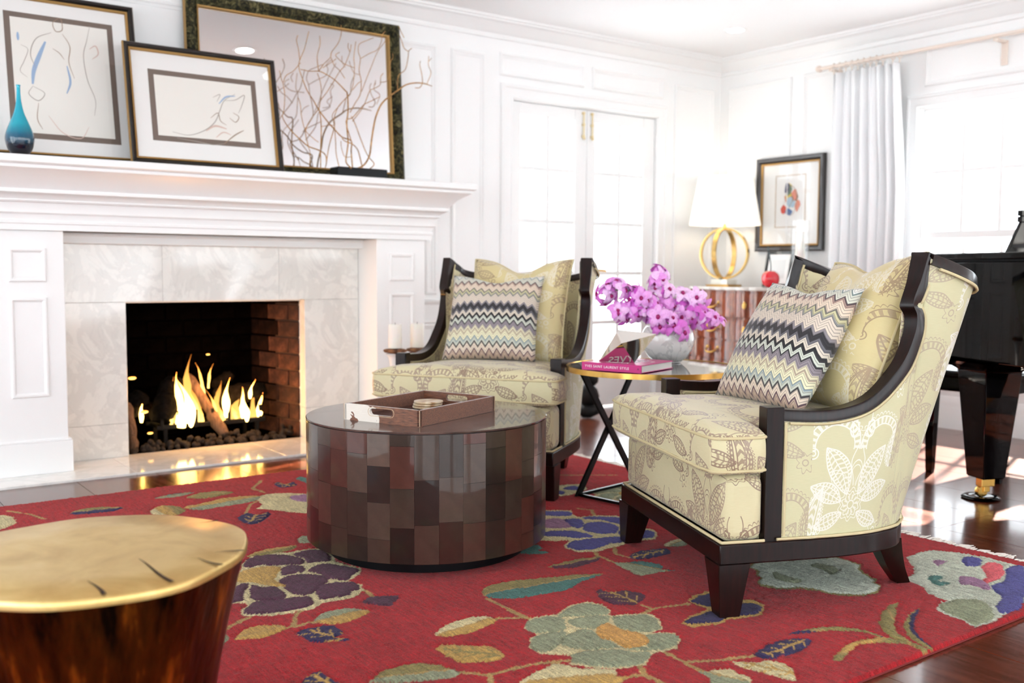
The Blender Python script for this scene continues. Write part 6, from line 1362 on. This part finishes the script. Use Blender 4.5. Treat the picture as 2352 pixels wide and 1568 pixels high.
rows = [[(rs(a, z)*math.cos(a), rs(a, z)*math.sin(a), z) for z in zs] for a in np.linspace(0, 2*PI, NS, endpoint=False)]
s_ = MB().grid(rows, closeu=True); s_.fan([r_[0] for r_ in rows]); s_.build('trunk', M_gside.m, stp, smooth=60)
tp = [[(rs(a, z)*k*math.cos(a), rs(a, z)*k*math.sin(a), zz) for k, zz, z in ((1.0, SZT-.018, SZT), (1.004, SZT-.010, SZT), (.998, SZT-.003, SZT), (.985, SZT, SZT), (.6, SZT+.001, SZT), (.3, SZT, SZT), (.0, SZT, SZT))] for a in np.linspace(0, 2*PI, NS, endpoint=False)]
MB().grid(tp, closeu=True).build('gilded_top', M_gtop.m, stp, smooth=70)
M_crack = Mat('crack_shadow', (58, 36, 14), .8)
for k, (a0, r0, r1, bend) in enumerate(((-1.35, .12, .285, .25), (-.95, .22, .287, .1), (-.62, .235, .287, -.05), (-1.75, .2, .286, -.1), (.3, .25, .287, .05))):
    rows = []
    for i in range(9):
        t = i/8; r = r0+(r1-r0)*t; a = a0+bend*(1-t)**2; w = .0006+.0035*t
        rows.append([(r*math.cos(a)-w*math.sin(a)*s, r*math.sin(a)+w*math.cos(a)*s, SZT+.0022) for s in (-1, 1)])
    MB().grid(rows).build('crack', M_crack.m, stp, fixn=False)

# ------------------------------------------------------------------ candles beside the mantel, ornament by the doors
mrw = Mat('rustic_wood', (120, 78, 50), .85); nz = mrw.noise(mrw.coord('Object'), 30, 4); mrw.color(mrw.ramp(nz, [(.3, (78, 46, 28)), (.7, (168, 120, 82))]))
for x, y, lab in ((2.715, 4.77, 'white pillar candle on the left rustic wooden candle stand by the mantel'), (2.855, 4.77, 'white pillar candle on the right rustic wooden candle stand by the mantel')):
    lab2 = lab.replace('white pillar candle on the ', '').replace('rustic wooden candle stand', 'rustic wooden candle stand with bark plate')
    t = thing('candle_stand', lab2, 'candle stand', (x, y, 0), group='rustic candle stands')
    MB().lathe(cr([(.0, .0), (.06, 0), (.062, .02), (.03, .05), (.018, .2), (.02, .4), (.035, .51), (.05, .535), (0, .54)], 4), 24, cap=False).build('stem', M_white.m, t, smooth=60)
    b = MB().ico((0, 0, 0), .068, 2, (1, 1, .22), .09, int(x*1000)); b.xform(Matrix.Translation((0, 0, .552))); b.build('bark_plate', mrw.m, t, smooth=60)
    c = thing('pillar_candle', lab, 'candle', (x, y, .566), group='white pillar candles')
    MB().lathe([(0, 0), (.036, 0), (.037, .003), (.037, .128), (.033, .132), (.01, .128), (0, .128)], 32, cap=False).build('wax', M_candle.m, c, smooth=50)
    MB().tube([(0, 0, .126), (.001, 0, .14)], .0014, 6).build('wick', M_blackmetal.m, c)
orn = thing('dark_figurine', 'small dark carved figurine on the floor by the glass doors', 'figurine', (4.40, 5.10, 0))
for nme, c, r, sc, sd in (('base', (0, 0, .05), .085, (1, .9, .6), 1), ('body', (.0, 0, .15), .075, (1, .9, 1.1), 2), ('head', (.02, 0, .265), .055, (1, 1, 1), 3)):
    MB().ico(c, r, 2, sc, .1, sd).build(nme, M_iron.m, orn, smooth=60)
